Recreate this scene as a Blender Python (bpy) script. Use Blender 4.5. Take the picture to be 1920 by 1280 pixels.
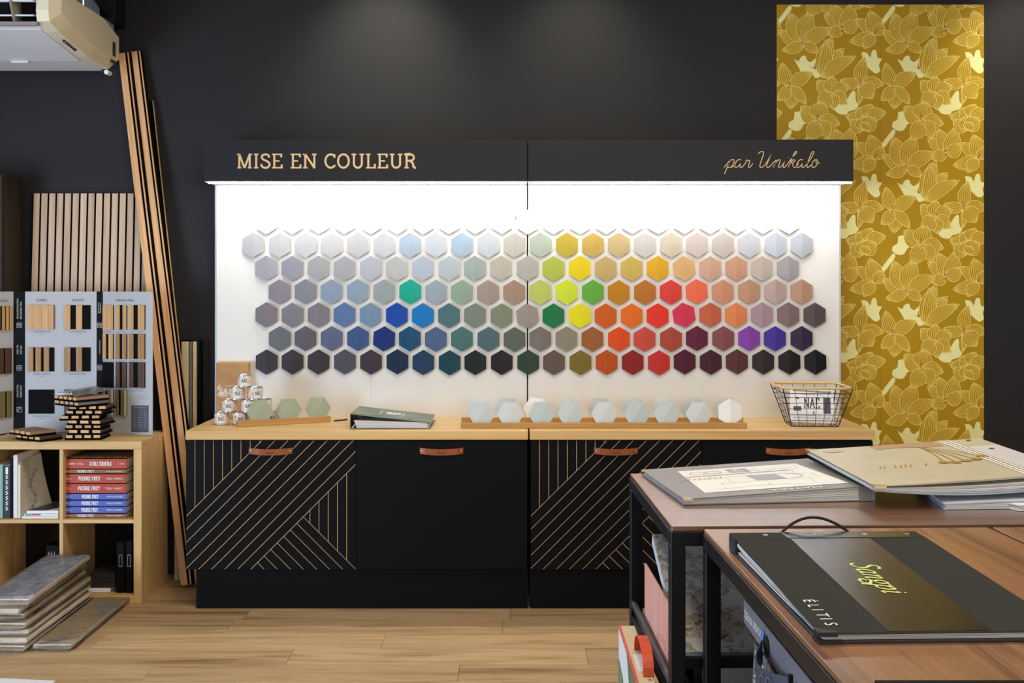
import bpy, bmesh, math, random
from mathutils import Vector, Matrix, Euler

random.seed(7)
S = bpy.context.scene
COL = S.collection
for o in list(bpy.data.objects):
    bpy.data.objects.remove(o)

# ------------------------------------------------------------------ camera, world, light
F, CX, HY, CH = 2000.0, 960.0, 532.0, 1.53      # focal length in px, centre, horizon, eye height

cam_d = bpy.data.cameras.new('camera')
cam_d.sensor_width = 36.0
cam_d.lens = 36.0 * F / 1920.0
cam_d.shift_y = (HY - 640.0) / 1920.0
cam_d.clip_start = 0.05
cam = bpy.data.objects.new('camera', cam_d)
cam.location = (0, 0, CH)
cam.rotation_euler = (math.pi / 2, 0, 0)
COL.objects.link(cam)
S.camera = cam

w = bpy.data.worlds.new('world')
S.world = w
w.use_nodes = True
w.node_tree.nodes['Background'].inputs[0].default_value = (0.75, 0.85, 1.0, 1)
w.node_tree.nodes['Background'].inputs[1].default_value = 0.3

S.view_settings.view_transform = 'Standard'
S.view_settings.look = 'None'
S.view_settings.exposure = 0.18
S.view_settings.gamma = 1.0
S.view_settings.use_curve_mapping = False


def area(name, loc, target, sx, sy, power, col, spread=math.pi):
    d = bpy.data.lights.new(name, 'AREA')
    d.shape = 'RECTANGLE'
    d.size, d.size_y = sx, sy
    d.energy = power
    d.color = col
    d.spread = spread
    o = bpy.data.objects.new(name, d)
    o.location = loc
    o.rotation_euler = (Vector(target) - Vector(loc)).to_track_quat('-Z', 'Y').to_euler()
    COL.objects.link(o)
    return o


def spot(name, loc, target, power, col, angle, blend=1.0, r=0.04):
    d = bpy.data.lights.new(name, 'SPOT')
    d.energy = power
    d.color = col
    d.spot_size = math.radians(angle)
    d.spot_blend = blend
    d.shadow_soft_size = r
    o = bpy.data.objects.new(name, d)
    o.location = loc
    o.rotation_euler = (Vector(target) - Vector(loc)).to_track_quat('-Z', 'Y').to_euler()
    COL.objects.link(o)
    return o


# daylight of the shop window on the left, and of the glazed front behind the camera
area('window_daylight', (-4.3, 2.4, 1.05), (0.0, 4.0, 1.9), 3.2, 1.9, 230, (0.55, 0.74, 1.0))
area('front_daylight', (1.7, -2.6, 1.75), (-0.2, 5.0, 1.1), 4.6, 2.3, 138, (1.0, 0.95, 0.88))
# ceiling luminaires (warm white), above the frame
for i, (x, y, p) in enumerate([(-0.65, 3.5, 23), (0.2, 3.1, 17), (1.4, 3.0, 12), (2.4, 3.2, 18), (0.5, 1.0, 24)]):
    area('ceiling_lamp', (x, y, 3.36), (x, y, 0), 0.6, 0.6, p, (1.0, 0.89, 0.72))
for x, p in ((-0.68, 42), (0.36, 22), (2.75, 36)):
    spot('wall_spot', (x, 4.95, 3.3), (x, 5.62, 2.55), p, (1.0, 0.95, 0.74), 74)
LED_POWER = 92.0
TILE_G = [[1.6, 1.6, 1.6], [2.249, 2.266, 2.274], [1.73, 1.717, 1.741], [1.464, 1.479, 1.492], [1.289, 1.38, 1.348], [1.303, 1.361, 1.289], [1.329, 1.62, 1.562]]


# ------------------------------------------------------------------ colour + materials
def lin(c):
    c = c / 255.0
    return c / 12.92 if c <= 0.04045 else ((c + 0.055) / 1.055) ** 2.4


def C(r, g, b, k=1.0):
    return (min(1, lin(r) * k), min(1, lin(g) * k), min(1, lin(b) * k), 1.0)


MATS = {}


def mat(name, col, rough=0.6, spec=0.4, metal=0.0, coat=0.0, bump=0.0, bscale=200.0, emit=None, estr=0.0):
    if name in MATS:
        return MATS[name]
    m = bpy.data.materials.new(name)
    m.use_nodes = True
    b = m.node_tree.nodes['Principled BSDF']
    b.inputs['Base Color'].default_value = col
    b.inputs['Roughness'].default_value = rough
    b.inputs['Specular IOR Level'].default_value = spec
    b.inputs['Metallic'].default_value = metal
    b.inputs['Coat Weight'].default_value = coat
    if emit:
        b.inputs['Emission Color'].default_value = emit
        b.inputs['Emission Strength'].default_value = estr
    if bump:
        nt = m.node_tree
        n = nt.nodes.new('ShaderNodeTexNoise')
        n.inputs['Scale'].default_value = bscale
        t = nt.nodes.new('ShaderNodeTexCoord')
        nt.links.new(t.outputs['Object'], n.inputs['Vector'])
        bp = nt.nodes.new('ShaderNodeBump')
        bp.inputs['Strength'].default_value = bump
        bp.inputs['Distance'].default_value = 0.002
        nt.links.new(n.outputs['Fac'], bp.inputs['Height'])
        nt.links.new(bp.outputs['Normal'], b.inputs['Normal'])
    MATS[name] = m
    return m


def noise_mat(name, cols, scale=(8, 8, 8), rough=0.6, spec=0.35, detail=5.0, vary=0.0, pos=None, distort=0.0, coat=0.0, bump=0.0, crough=0.15):
    """procedural colour from a stretched noise; the object's random number shifts and shades it"""
    if name in MATS:
        return MATS[name]
    m = bpy.data.materials.new(name)
    m.use_nodes = True
    nt = m.node_tree
    b = nt.nodes['Principled BSDF']
    b.inputs['Roughness'].default_value = rough
    b.inputs['Specular IOR Level'].default_value = spec
    b.inputs['Coat Weight'].default_value = coat
    b.inputs['Coat Roughness'].default_value = crough
    t = nt.nodes.new('ShaderNodeTexCoord')
    info = nt.nodes.new('ShaderNodeObjectInfo')
    mul = nt.nodes.new('ShaderNodeMath')
    mul.operation = 'MULTIPLY'
    mul.inputs[1].default_value = 37.0
    nt.links.new(info.outputs['Random'], mul.inputs[0])
    add = nt.nodes.new('ShaderNodeVectorMath')
    add.operation = 'ADD'
    nt.links.new(t.outputs['Object'], add.inputs[0])
    nt.links.new(mul.outputs[0], add.inputs[1])
    mp = nt.nodes.new('ShaderNodeMapping')
    mp.inputs['Scale'].default_value = scale
    nt.links.new(add.outputs[0], mp.inputs['Vector'])
    n = nt.nodes.new('ShaderNodeTexNoise')
    n.inputs['Scale'].default_value = 1.0
    n.inputs['Detail'].default_value = detail
    n.inputs['Roughness'].default_value = 0.6
    n.inputs['Distortion'].default_value = distort
    nt.links.new(mp.outputs[0], n.inputs['Vector'])
    r = nt.nodes.new('ShaderNodeValToRGB')
    el = r.color_ramp.elements
    if pos is None:
        pos = [0.3 + 0.4 * i / (len(cols) - 1) for i in range(len(cols))]
    el[0].position, el[0].color = pos[0], cols[0]
    el[1].position, el[1].color = pos[-1], cols[-1]
    for p, c in list(zip(pos, cols))[1:-1]:
        e = el.new(p)
        e.color = c
    nt.links.new(n.outputs['Fac'], r.inputs['Fac'])
    out = r.outputs['Color']
    if vary:
        mr = nt.nodes.new('ShaderNodeMapRange')
        mr.inputs['To Min'].default_value = 1 - vary
        mr.inputs['To Max'].default_value = 1 + vary
        nt.links.new(info.outputs['Random'], mr.inputs['Value'])
        hs = nt.nodes.new('ShaderNodeHueSaturation')
        nt.links.new(mr.outputs[0], hs.inputs['Value'])
        nt.links.new(out, hs.inputs['Color'])
        out = hs.outputs['Color']
    nt.links.new(out, b.inputs['Base Color'])
    if bump:
        bp = nt.nodes.new('ShaderNodeBump')
        bp.inputs['Strength'].default_value = bump
        bp.inputs['Distance'].default_value = 0.002
        nt.links.new(n.outputs['Fac'], bp.inputs['Height'])
        nt.links.new(bp.outputs['Normal'], b.inputs['Normal'])
    MATS[name] = m
    return m


def clear_mat(name, tint=(1, 1, 1, 1), gloss=0.25, rough=0.12):
    if name in MATS:
        return MATS[name]
    m = bpy.data.materials.new(name)
    m.use_nodes = True
    nt = m.node_tree
    nt.nodes.clear()
    out = nt.nodes.new('ShaderNodeOutputMaterial')
    tr = nt.nodes.new('ShaderNodeBsdfTransparent')
    tr.inputs[0].default_value = tint
    gl = nt.nodes.new('ShaderNodeBsdfGlossy')
    gl.inputs['Roughness'].default_value = rough
    mx = nt.nodes.new('ShaderNodeMixShader')
    fr = nt.nodes.new('ShaderNodeLayerWeight')
    fr.inputs['Blend'].default_value = gloss
    n = nt.nodes.new('ShaderNodeTexNoise')
    n.inputs['Scale'].default_value = 28.0
    n.inputs['Detail'].default_value = 4.0
    tc = nt.nodes.new('ShaderNodeTexCoord')
    nt.links.new(tc.outputs['Object'], n.inputs['Vector'])
    bp = nt.nodes.new('ShaderNodeBump')
    bp.inputs['Strength'].default_value = 0.9
    bp.inputs['Distance'].default_value = 0.01
    nt.links.new(n.outputs['Fac'], bp.inputs['Height'])
    nt.links.new(bp.outputs['Normal'], gl.inputs['Normal'])
    nt.links.new(bp.outputs['Normal'], fr.inputs['Normal'])
    nt.links.new(fr.outputs['Fresnel'], mx.inputs[0])
    nt.links.new(tr.outputs[0], mx.inputs[1])
    nt.links.new(gl.outputs[0], mx.inputs[2])
    nt.links.new(mx.outputs[0], out.inputs[0])
    MATS[name] = m
    return m


# ------------------------------------------------------------------ mesh helpers
WM = {}


def at(px, py, Y):
    """point of the frame at distance Y from the camera"""
    return Vector(((px - CX) * Y / F, Y, CH - (py - HY) * Y / F))


def xa(px, Y):
    return (px - CX) * Y / F


def za(py, Y):
    return CH - (py - HY) * Y / F


def lvl(px, py, z):
    """point of the frame on the horizontal plane at height z"""
    Y = F * (CH - z) / (py - HY)
    return Vector(((px - CX) * Y / F, Y, z))


class MB:
    def __init__(s):
        s.v, s.f, s.m = [], [], []
        s.M = None

    def add(s, vs, fs, mi=0):
        b = len(s.v)
        for p in vs:
            p = Vector(p)
            s.v.append(s.M @ p if s.M else p)
        for f in fs:
            s.f.append(tuple(b + i for i in f))
            s.m.append(mi)
        return s

    def box(s, x0, x1, y0, y1, z0, z1, mi=0):
        return s.hexa([(x0, y0, z0), (x1, y0, z0), (x1, y1, z0), (x0, y1, z0),
                       (x0, y0, z1), (x1, y0, z1), (x1, y1, z1), (x0, y1, z1)], mi)

    def hexa(s, p, mi=0):
        return s.add(p, [(3, 2, 1, 0), (4, 5, 6, 7), (0, 1, 5, 4), (1, 2, 6, 5), (2, 3, 7, 6), (3, 0, 4, 7)], mi)

    def prism(s, poly, vec, mi=0):
        n = len(poly)
        a = [Vector(p) for p in poly]
        b = [p + Vector(vec) for p in a]
        fs = [tuple(range(n))[::-1], tuple(range(n, 2 * n))]
        fs += [(i, (i + 1) % n, n + (i + 1) % n, n + i) for i in range(n)]
        return s.add(a + b, fs, mi)

    def quad(s, a, b, c, d, mi=0):
        return s.add([a, b, c, d], [(0, 1, 2, 3)], mi)

    def loft(s, rings, mi=0, closed=True, caps=True):
        n = len(rings[0])
        vs = [p for r in rings for p in r]
        fs = []
        for k in range(len(rings) - 1):
            for i in range(n if closed else n - 1):
                j = (i + 1) % n
                fs.append((k * n + i, k * n + j, (k + 1) * n + j, (k + 1) * n + i))
        if caps and closed:
            fs.append(tuple(range(n))[::-1])
            fs.append(tuple((len(rings) - 1) * n + i for i in range(n)))
        return s.add(vs, fs, mi)

    def tube(s, pts, r, n=6, closed=False, mi=0):
        pts = [Vector(p) for p in pts]
        rings = []
        N = len(pts)
        up = None
        for i, p in enumerate(pts):
            if closed:
                t = pts[(i + 1) % N] - pts[i - 1]
            else:
                t = pts[min(i + 1, N - 1)] - pts[max(i - 1, 0)]
            t.normalize()
            if up is None:
                up = Vector((0, 0, 1)) if abs(t.z) < 0.9 else Vector((1, 0, 0))
            a = t.cross(up)
            if a.length < 1e-6:
                a = t.cross(Vector((0.3, 1, 0.2)))
            a.normalize()
            b = a.cross(t)
            up = b
            rings.append([p + a * (r * math.cos(2 * math.pi * k / n)) + b * (r * math.sin(2 * math.pi * k / n)) for k in range(n)])
        if closed:
            rings.append(rings[0])
        return s.loft(rings, mi, True, not closed)

    def lathe(s, prof, c=(0, 0, 0), n=20, mi=0):
        c = Vector(c)
        rings = [[c + Vector((r * math.cos(2 * math.pi * k / n), r * math.sin(2 * math.pi * k / n), z)) for k in range(n)] for r, z in prof]
        return s.loft(rings, mi)

    def mesh(s, name, mats, inv=None, bevel=0.0, smooth=False, seg=1):
        me = bpy.data.meshes.new(name)
        vs = [inv @ p for p in s.v] if inv else s.v
        me.from_pydata([tuple(p) for p in vs], [], s.f)
        if not isinstance(mats, (list, tuple)):
            mats = [mats]
        for m in mats:
            me.materials.append(m)
        me.polygons.foreach_set('material_index', s.m)
        bm = bmesh.new()
        bm.from_mesh(me)
        bmesh.ops.recalc_face_normals(bm, faces=bm.faces)
        if bevel:
            es = [e for e in bm.edges if len(e.link_faces) == 2 and e.calc_face_angle(0) > 0.5]
            bmesh.ops.bevel(bm, geom=es, offset=bevel, segments=seg, affect='EDGES', profile=0.6, clamp_overlap=True)
        bm.to_mesh(me)
        bm.free()
        if smooth:
            me.polygons.foreach_set('use_smooth', [True] * len(me.polygons))
            try:
                me.set_sharp_from_angle(angle=math.radians(40))
            except Exception:
                pass
        me.update()
        return me


def put(o, parent=None):
    COL.objects.link(o)
    if parent is not None:
        o.parent = parent


def tag(o, label=None, cat=None, group=None, kind=None):
    if label:
        o['label'] = label
    if cat:
        o['category'] = cat
    if group:
        o['group'] = group
    if kind:
        o['kind'] = kind
    return o


def thing(name, label, cat, loc=(0, 0, 0), rz=0.0, group=None, M=None):
    o = bpy.data.objects.new(name, None)
    o.empty_display_size = 0.05
    if M is None:
        M = Matrix.Translation(Vector(loc)) @ Matrix.Rotation(rz, 4, 'Z')
    o.matrix_world = M
    WM[o.name] = M.copy()
    put(o)
    return tag(o, label, cat, group)


def part(name, mb, mats, parent, world=True, label=None, bevel=0.0, smooth=False, kind=None, seg=1):
    """a child mesh; mb is in world coordinates (world=True) or in the thing's own"""
    M = WM[parent.name]
    me = mb.mesh(name, mats, M.inverted() if world else None, bevel, smooth, seg)
    o = bpy.data.objects.new(name, me)
    put(o, parent)
    WM[o.name] = M
    if kind is None and any(k in name for k in ('print', 'lettering', 'motif', 'floral_band', 'embossing', 'eyelet')):
        kind = 'stuff'
    return tag(o, label, kind=kind)


def solo(name, mb, mats, label=None, cat=None, group=None, kind=None, bevel=0.0, smooth=False, seg=1):
    """a top-level thing whose body is one mesh, origin at its base"""
    xs = [p.x for p in mb.v]
    ys = [p.y for p in mb.v]
    zs = [p.z for p in mb.v]
    M = Matrix.Translation(((min(xs) + max(xs)) / 2, (min(ys) + max(ys)) / 2, min(zs)))
    me = mb.mesh(name, mats, M.inverted(), bevel, smooth, seg)
    o = bpy.data.objects.new(name, me)
    o.matrix_world = M
    put(o)
    WM[o.name] = M
    return tag(o, label, cat, group, kind)


def copy_tree(o, M=None, label=None, group=None):
    c = o.copy()
    COL.objects.link(c)
    if M is not None:
        c.matrix_world = M
        WM[c.name] = M.copy()
    if label:
        c['label'] = label
    if group:
        c['group'] = group
    for ch in list(o.children):
        d = ch.copy()
        COL.objects.link(d)
        d.parent = c
        for g in list(ch.children):
            e = g.copy()
            COL.objects.link(e)
            e.parent = d
    return c


# ------------------------------------------------------------------ lettering
class Frame:
    """a flat place to write on: origin, right, up; n = outwards"""
    def __init__(s, o, ux, uy, lift=0.0006):
        s.o = Vector(o)
        s.ux = Vector(ux).normalized()
        s.uy = Vector(uy).normalized()
        s.n = s.ux.cross(s.uy).normalized()
        s.lift = lift

    def __call__(s, u, v, h=0.0):
        return s.o + s.ux * u + s.uy * v + s.n * (s.lift + h)


def catmull(pts, k=6):
    if len(pts) < 3:
        return [tuple(p) for p in pts]
    P = [pts[0]] + list(pts) + [pts[-1]]
    out = []
    for i in range(1, len(P) - 2):
        p0, p1, p2, p3 = P[i - 1], P[i], P[i + 1], P[i + 2]
        for j in range(k):
            t = j / k
            out.append(tuple(0.5 * ((2 * p1[a]) + (-p0[a] + p2[a]) * t + (2 * p0[a] - 5 * p1[a] + 4 * p2[a] - p3[a]) * t * t +
                                    (-p0[a] + 3 * p1[a] - 3 * p2[a] + p3[a]) * t ** 3) for a in (0, 1)))
    out.append(tuple(pts[-1]))
    return out


def ribbon(mb, fr, pts, wd, h=0.0, mi=0, pen=None, closed=False):
    """a stroke of width wd along 2-D pts; pen=(thin, thick, angle) gives a broad-nib stroke"""
    n = len(pts)
    if n < 2:
        return
    L, R = [], []
    for i in range(n):
        if closed:
            a, b = pts[(i - 1) % n], pts[(i + 1) % n]
        else:
            a, b = pts[max(i - 1, 0)], pts[min(i + 1, n - 1)]
        dx, dy = b[0] - a[0], b[1] - a[1]
        l = math.hypot(dx, dy) or 1e-9
        dx, dy = dx / l, dy / l
        ww = wd
        if pen:
            ang = math.atan2(dy, dx)
            ww = pen[0] + (pen[1] - pen[0]) * abs(math.sin(ang - pen[2]))
        k = 1.0
        if 0 < i < n - 1 or closed:
            c, e = pts[i], pts[(i + 1) % n]
            d1x, d1y = e[0] - c[0], e[1] - c[1]
            l1 = math.hypot(d1x, d1y) or 1e-9
            cs = abs(d1x / l1 * dx + d1y / l1 * dy)
            k = min(1.6, 1 / max(cs, 0.4))
        px, py = -dy * ww / 2 * k, dx * ww / 2 * k
        L.append(fr(pts[i][0] + px, pts[i][1] + py, h))
        R.append(fr(pts[i][0] - px, pts[i][1] - py, h))
    vs = L + R
    fs = [(i, i + 1, n + i + 1, n + i) for i in range(n - 1)]
    if closed:
        fs.append((n - 1, 0, n, 2 * n - 1))
    mb.add(vs, fs, mi)


def arc(cx, cy, rx, ry, a0, a1, n=14):
    return [(cx + rx * math.cos(math.radians(a0 + (a1 - a0) * i / n)), cy + ry * math.sin(math.radians(a0 + (a1 - a0) * i / n))) for i in range(n + 1)]


def sl(x, y, a=0.12):
    return [(x - a, y), (x + a, y)]


T, Bt = 0.955, 0.045
GL = {
    'M': (0.98, [[(.16, 0), (.16, 1)], [(.16, T), (.49, .03)], [(.49, .03), (.82, T)], [(.82, 0), (.82, 1)], sl(.16, Bt), sl(.82, Bt), [(.02, T), (.2, T)], [(.78, T), (.96, T)]]),
    'I': (0.38, [[(.19, 0), (.19, 1)], sl(.19, T, .14), sl(.19, Bt, .14)]),
    'S': (0.66, [catmull([(.57, .72), (.52, .88), (.33, .955), (.14, .87), (.11, .71), (.24, .58), (.42, .49), (.57, .36), (.58, .19), (.45, .06), (.28, .045), (.11, .13), (.07, .3)], 5)]),
    'E': (0.72, [[(.17, 0), (.17, 1)], [(.03, T), (.63, T)], [(.03, Bt), (.66, Bt)], [(.17, .5), (.5, .5)], [(.61, 1), (.61, .76)], [(.64, 0), (.64, .26)]]),
    'N': (0.9, [[(.17, 0), (.17, 1)], [(.17, T), (.74, .04)], [(.74, 0), (.74, 1)], sl(.17, Bt, .14), sl(.74, T, .14), [(.02, T), (.2, T)]]),
    'C': (0.74, [arc(.42, .5, .34, .455, 48, 312, 20), [(.65, .95), (.65, .72)], [(.66, .12), (.66, .24)]]),
    'O': (0.84, [arc(.42, .5, .34, .455, 0, 360, 28)]),
    'U': (0.86, [[(.18, 1), (.18, .33)] + arc(.43, .33, .25, .285, 180, 360, 14)[1:] + [(.68, 1)], sl(.18, T, .15), sl(.68, T, .15)]),
    'L': (0.66, [[(.17, 0), (.17, 1)], sl(.17, T, .14), [(.03, Bt), (.6, Bt)], [(.58, 0), (.58, .3)]]),
    'R': (0.78, [[(.17, 0), (.17, 1)], [(.03, T), (.4, T)] + arc(.4, .735, .23, .22, 90, -90, 10) + [(.17, .515)], [(.4, .515), (.56, .35), (.62, .08), (.66, Bt), (.76, Bt)], sl(.17, Bt, .14)]),
    'P': (0.72, [[(.17, 0), (.17, 1)], [(.03, T), (.4, T)] + arc(.4, .72, .23, .235, 90, -90, 10) + [(.17, .485)], sl(.17, Bt, .14)]),
    'F': (0.66, [[(.17, 0), (.17, 1)], [(.03, T), (.6, T)], [(.17, .5), (.48, .5)], [(.59, 1), (.59, .76)], sl(.17, Bt, .14)]),
    'Y': (0.78, [[(.1, T), (.39, .45)], [(.68, T), (.39, .45)], [(.39, .47), (.39, 0)], sl(.1, T), sl(.68, T), sl(.39, Bt)]),
    'A': (0.84, [[(.1, 0), (.42, 1)], [(.42, 1), (.74, 0)], [(.2, .33), (.64, .33)], sl(.1, Bt), sl(.74, Bt)]),
    'T': (0.74, [[(.37, 0), (.37, 1)], [(.05, T), (.69, T)], sl(.37, Bt, .14), [(.06, 1), (.06, .78)], [(.68, 1), (.68, .78)]]),
    ' ': (0.34, []),
}


def slab(mb, fr, text, u0, v0, width, height, bold=0.13, mi=0):
    """slab-serif capitals filling width x height from (u0, v0)"""
    gap = 0.06
    tot = sum(GL[c][0] + gap for c in text) - gap
    sx = width / tot
    x = 0.0
    k = 0
    for c in text:
        wd, st = GL[c]
        for s_ in st:
            k += 1
            pts = [(u0 + (x + p[0]) * sx, v0 + p[1] * height) for p in s_]
            thin = len(s_) == 2 and abs(s_[0][1] - s_[1][1]) < 0.01
            ribbon(mb, fr, pts, height * bold * (0.72 if thin else 1.0), h=0.00002 * (k % 5), mi=mi)
        x += wd + gap


TXT = {}


def _text(s):
    if s not in TXT:
        cu = bpy.data.curves.new('text', 'FONT')
        cu.body = s
        cu.size = 1.0
        cu.resolution_u = 3
        ob = bpy.data.objects.new('text', cu)
        COL.objects.link(ob)
        dg = bpy.context.evaluated_depsgraph_get()
        me = bpy.data.meshes.new_from_object(ob.evaluated_get(dg))
        vs = [(v.co.x, v.co.y) for v in me.vertices]
        fs = [tuple(p.vertices) for p in me.polygons]
        bpy.data.objects.remove(ob)
        bpy.data.curves.remove(cu)
        bpy.data.meshes.remove(me)
        TXT[s] = (vs, fs)
    return TXT[s]


for _s in ('DARU', 'HUGO', 'BALZAC', 'FINISHING TRIMS', 'SOUNDPROOFING', 'PROPERTIES', 'EASY TO', 'INSTALL', 'SCRATCH', 'RESISTANT', 'ECO', 'FRIENDLY',
           'WATERPROOF', 'VOL. 1', 'VOL. 2', 'VOL. 3', 'VOL. 4', 'TISSUS - FABRICS', 'WALLPAPERS', 'ÉLITIS', 'MATERA', "L'ÎLE AUX OISEAUX",
           'BORD DU NIL', "L'ATELIER", 'AMBASSADOR', 'VENICE', 'CAMENGO', 'CASAMANCE', 'SIGNATURE', 'CHARTS', 'N'):
    _text(_s)


def sans(mb, fr, s, u0, v0, width=None, height=None, mi=0):
    """plain sans lettering fitted into width x height"""
    vs, fs = _text(s)
    if not vs:
        return
    x0, x1 = min(p[0] for p in vs), max(p[0] for p in vs)
    y0, y1 = min(p[1] for p in vs), max(p[1] for p in vs)
    sy = height / (y1 - y0) if height else None
    sx = width / (x1 - x0) if width else sy
    sy = sy or sx
    mb.add([fr(u0 + (p[0] - x0) * sx, v0 + (p[1] - y0) * sy) for p in vs], fs, mi)


def smear(mb, fr, u0, u1, v, h, n=9, mi=0):
    """tiny illegible print: a row of dashes"""
    x = u0
    rnd = random.Random(int(u0 * 1e5) ^ int(v * 1e5))
    step = (u1 - u0) / n
    for i in range(n):
        wv = step * rnd.uniform(0.45, 0.85)
        mb.quad(fr(x, v), fr(x + wv, v), fr(x + wv, v + h), fr(x, v + h), mi)
        x += step

# ------------------------------------------------------------------ materials
WALL = mat('charcoal_paint', C(41, 40, 42), 0.6, 0.2, bump=0.15, bscale=300)
BLACK = mat('black_laminate', C(13, 13, 15), 0.55, 0.1)
BLACKMET = mat('black_powder_coat', C(20, 21, 25), 0.45, 0.25)
FELT = mat('black_felt', C(10, 10, 11), 0.95, 0.05)
WHITE = mat('white_board', C(219, 216, 210), 0.45, 0.35)
PAPER = mat('white_paper', C(226, 226, 224), 0.7, 0.2)
GOLD = mat('gold_line', C(214, 180, 122), 0.5, 0.4)
INK = mat('dark_print', C(48, 48, 52), 0.6, 0.2)
GREYINK = mat('grey_print', C(140, 140, 145), 0.6, 0.2)
WINK = mat('white_print', C(235, 235, 232), 0.6, 0.2)
BRASS = mat('brass', C(205, 165, 95), 0.3, 0.5, 0.9)
STEEL = mat('steel', C(190, 190, 192), 0.3, 0.5, 0.9)
OAK = noise_mat('oak_board', [C(186, 146, 90), C(208, 170, 112), C(220, 184, 128)], (1.2, 34, 34), 0.5, 0.35, vary=0.03)
OAKV = noise_mat('oak_upright', [C(186, 146, 90), C(206, 168, 110), C(216, 180, 124)], (34, 34, 1.2), 0.5, 0.35, vary=0.03)
SLATOAK = noise_mat('slat_oak', [C(198, 146, 98), C(220, 170, 122), C(230, 184, 136)], (60, 60, 1.6), 0.55, 0.3, vary=0.08)
SLATPALE = noise_mat('slat_greyed_oak', [C(186, 154, 128), C(210, 180, 154), C(222, 194, 168)], (60, 60, 1.8), 0.6, 0.3, vary=0.08)
FLOORW = noise_mat('floor_wood', [C(138, 106, 70), C(176, 142, 100), C(196, 164, 122), C(156, 122, 82)], (0.9, 13, 13), 0.42, 0.4, 6, vary=0.15, distort=0.6)
WALNUTX = noise_mat('walnut_along', [C(78, 50, 34), C(108, 72, 48), C(126, 88, 62), C(86, 56, 38)], (0.9, 22, 22), 0.35, 0.5, 6, distort=0.5, coat=1.0, crough=.3)
WALNUTY = noise_mat('walnut_across', [C(90, 60, 38), C(128, 87, 56), C(152, 108, 72), C(102, 68, 43)], (22, 0.9, 22), 0.4, 0.5, 6, distort=0.5, coat=0.4, crough=.3)
LEATHER = noise_mat('tan_leather', [C(128, 66, 30), C(154, 82, 40)], (60, 60, 60), 0.45, 0.4)

# ------------------------------------------------------------------ room
WY = 5.62
fb = MB()
fb.box(-4.4, 4.4, -3.0, WY, -0.08, -0.004)
floor = solo('floor', fb, mat('floor_joint', C(70, 52, 34), 0.8), kind='structure')
rnd = random.Random(3)
PL = 1.22
row = 0
y = 0.3
while y < WY - 0.01:
    y1 = min(y + 0.19, WY)
    x = -4.4 + rnd.uniform(-1.1, -0.1)
    while x < 4.4:
        a, b = max(x, -4.4), min(x + PL, 4.4)
        if b - a > 0.05:
            m = MB()
            m.box(a + .0009, b - .0009, y + .0009, y1 - .0009, -0.004, rnd.uniform(-0.0004, 0.0))
            o = part('plank', m, FLOORW, floor)
            cx = Vector((a, y, 0))
            o.data.transform(Matrix.Translation(WM[floor.name].inverted() @ cx).inverted())
            o.location = WM[floor.name].inverted() @ cx
        x += PL
    y += 0.19
m = MB()
m.box(-4.5, 4.5, WY, WY + 0.1, -0.08, 3.5)
solo('wall_back', m, WALL, kind='structure')
m = MB()
m.box(-4.5, -4.4, -3.0, WY, -0.08, 3.5)
solo('wall_left', m, mat('pale_paint', C(196, 194, 190), 0.8), kind='structure')
m = MB()
m.box(4.4, 4.5, -3.0, WY, -0.08, 3.5)
solo('wall_right', m, WALL, kind='structure')
m = MB()
m.box(-4.5, 4.5, -3.1, -3.0, -0.08, 3.5)
solo('wall_front', m, mat('pale_paint', C(196, 194, 190), 0.8), kind='structure')
m = MB()
m.box(-4.5, 4.5, -3.1, WY + 0.1, 3.4, 3.5)
solo('ceiling', m, mat('ceiling_paint', C(120, 120, 122), 0.8), kind='structure')

# ------------------------------------------------------------------ flowered wallpaper
WPX0, WPX1, WPZ1 = xa(1457, 5.61), xa(1846, 5.61), za(8, 5.61)
wp = thing('wallpaper_panel', 'tall ochre wallpaper panel printed with pale outlined flowers, on the dark wall', 'wallpaper', ((WPX0 + WPX1) / 2, WY - 0.004, 0.02))
OCHRE = mat('wallpaper_ochre', C(180, 140, 16), 0.5, 0.2)
PETAL = mat('wallpaper_petal', C(186, 148, 26), 0.5, 0.2)
PLINE = mat('wallpaper_line', C(240, 216, 118), 0.5, 0.2)
PALE = mat('wallpaper_pale', C(244, 238, 168), 0.5, 0.2)
PRED = mat('wallpaper_stamen', C(196, 96, 58), 0.55, 0.35)
mid = (WPX0 + WPX1) / 2
for a, b in ((WPX0, mid - .0004), (mid + .0004, WPX1)):
    m = MB()
    m.box(a, b, WY - 0.003, WY - 0.0005, 0.02, WPZ1)
    part('wallpaper_strip', m, OCHRE, wp)

# motif in units of the crop: one repeat is 520 x 622
UN = (WPX1 - WPX0) / 1040.0


def petal_pts(b, t, wd, ts, s):
    dx, dy = t[0] - b[0], t[1] - b[1]
    l = math.hypot(dx, dy)
    nx, ny = -dy / l, dx / l
    pr = max(0.0, math.sin(math.pi * min(1, ts ** 0.82))) ** 0.8
    cv = 0.06 * l * math.sin(math.pi * ts) * (1 if (int(b[0] + t[1]) % 2) else -1)
    return (b[0] + dx * ts + nx * (wd * s * pr + cv), b[1] + dy * ts + ny * (wd * s * pr + cv))


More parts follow.
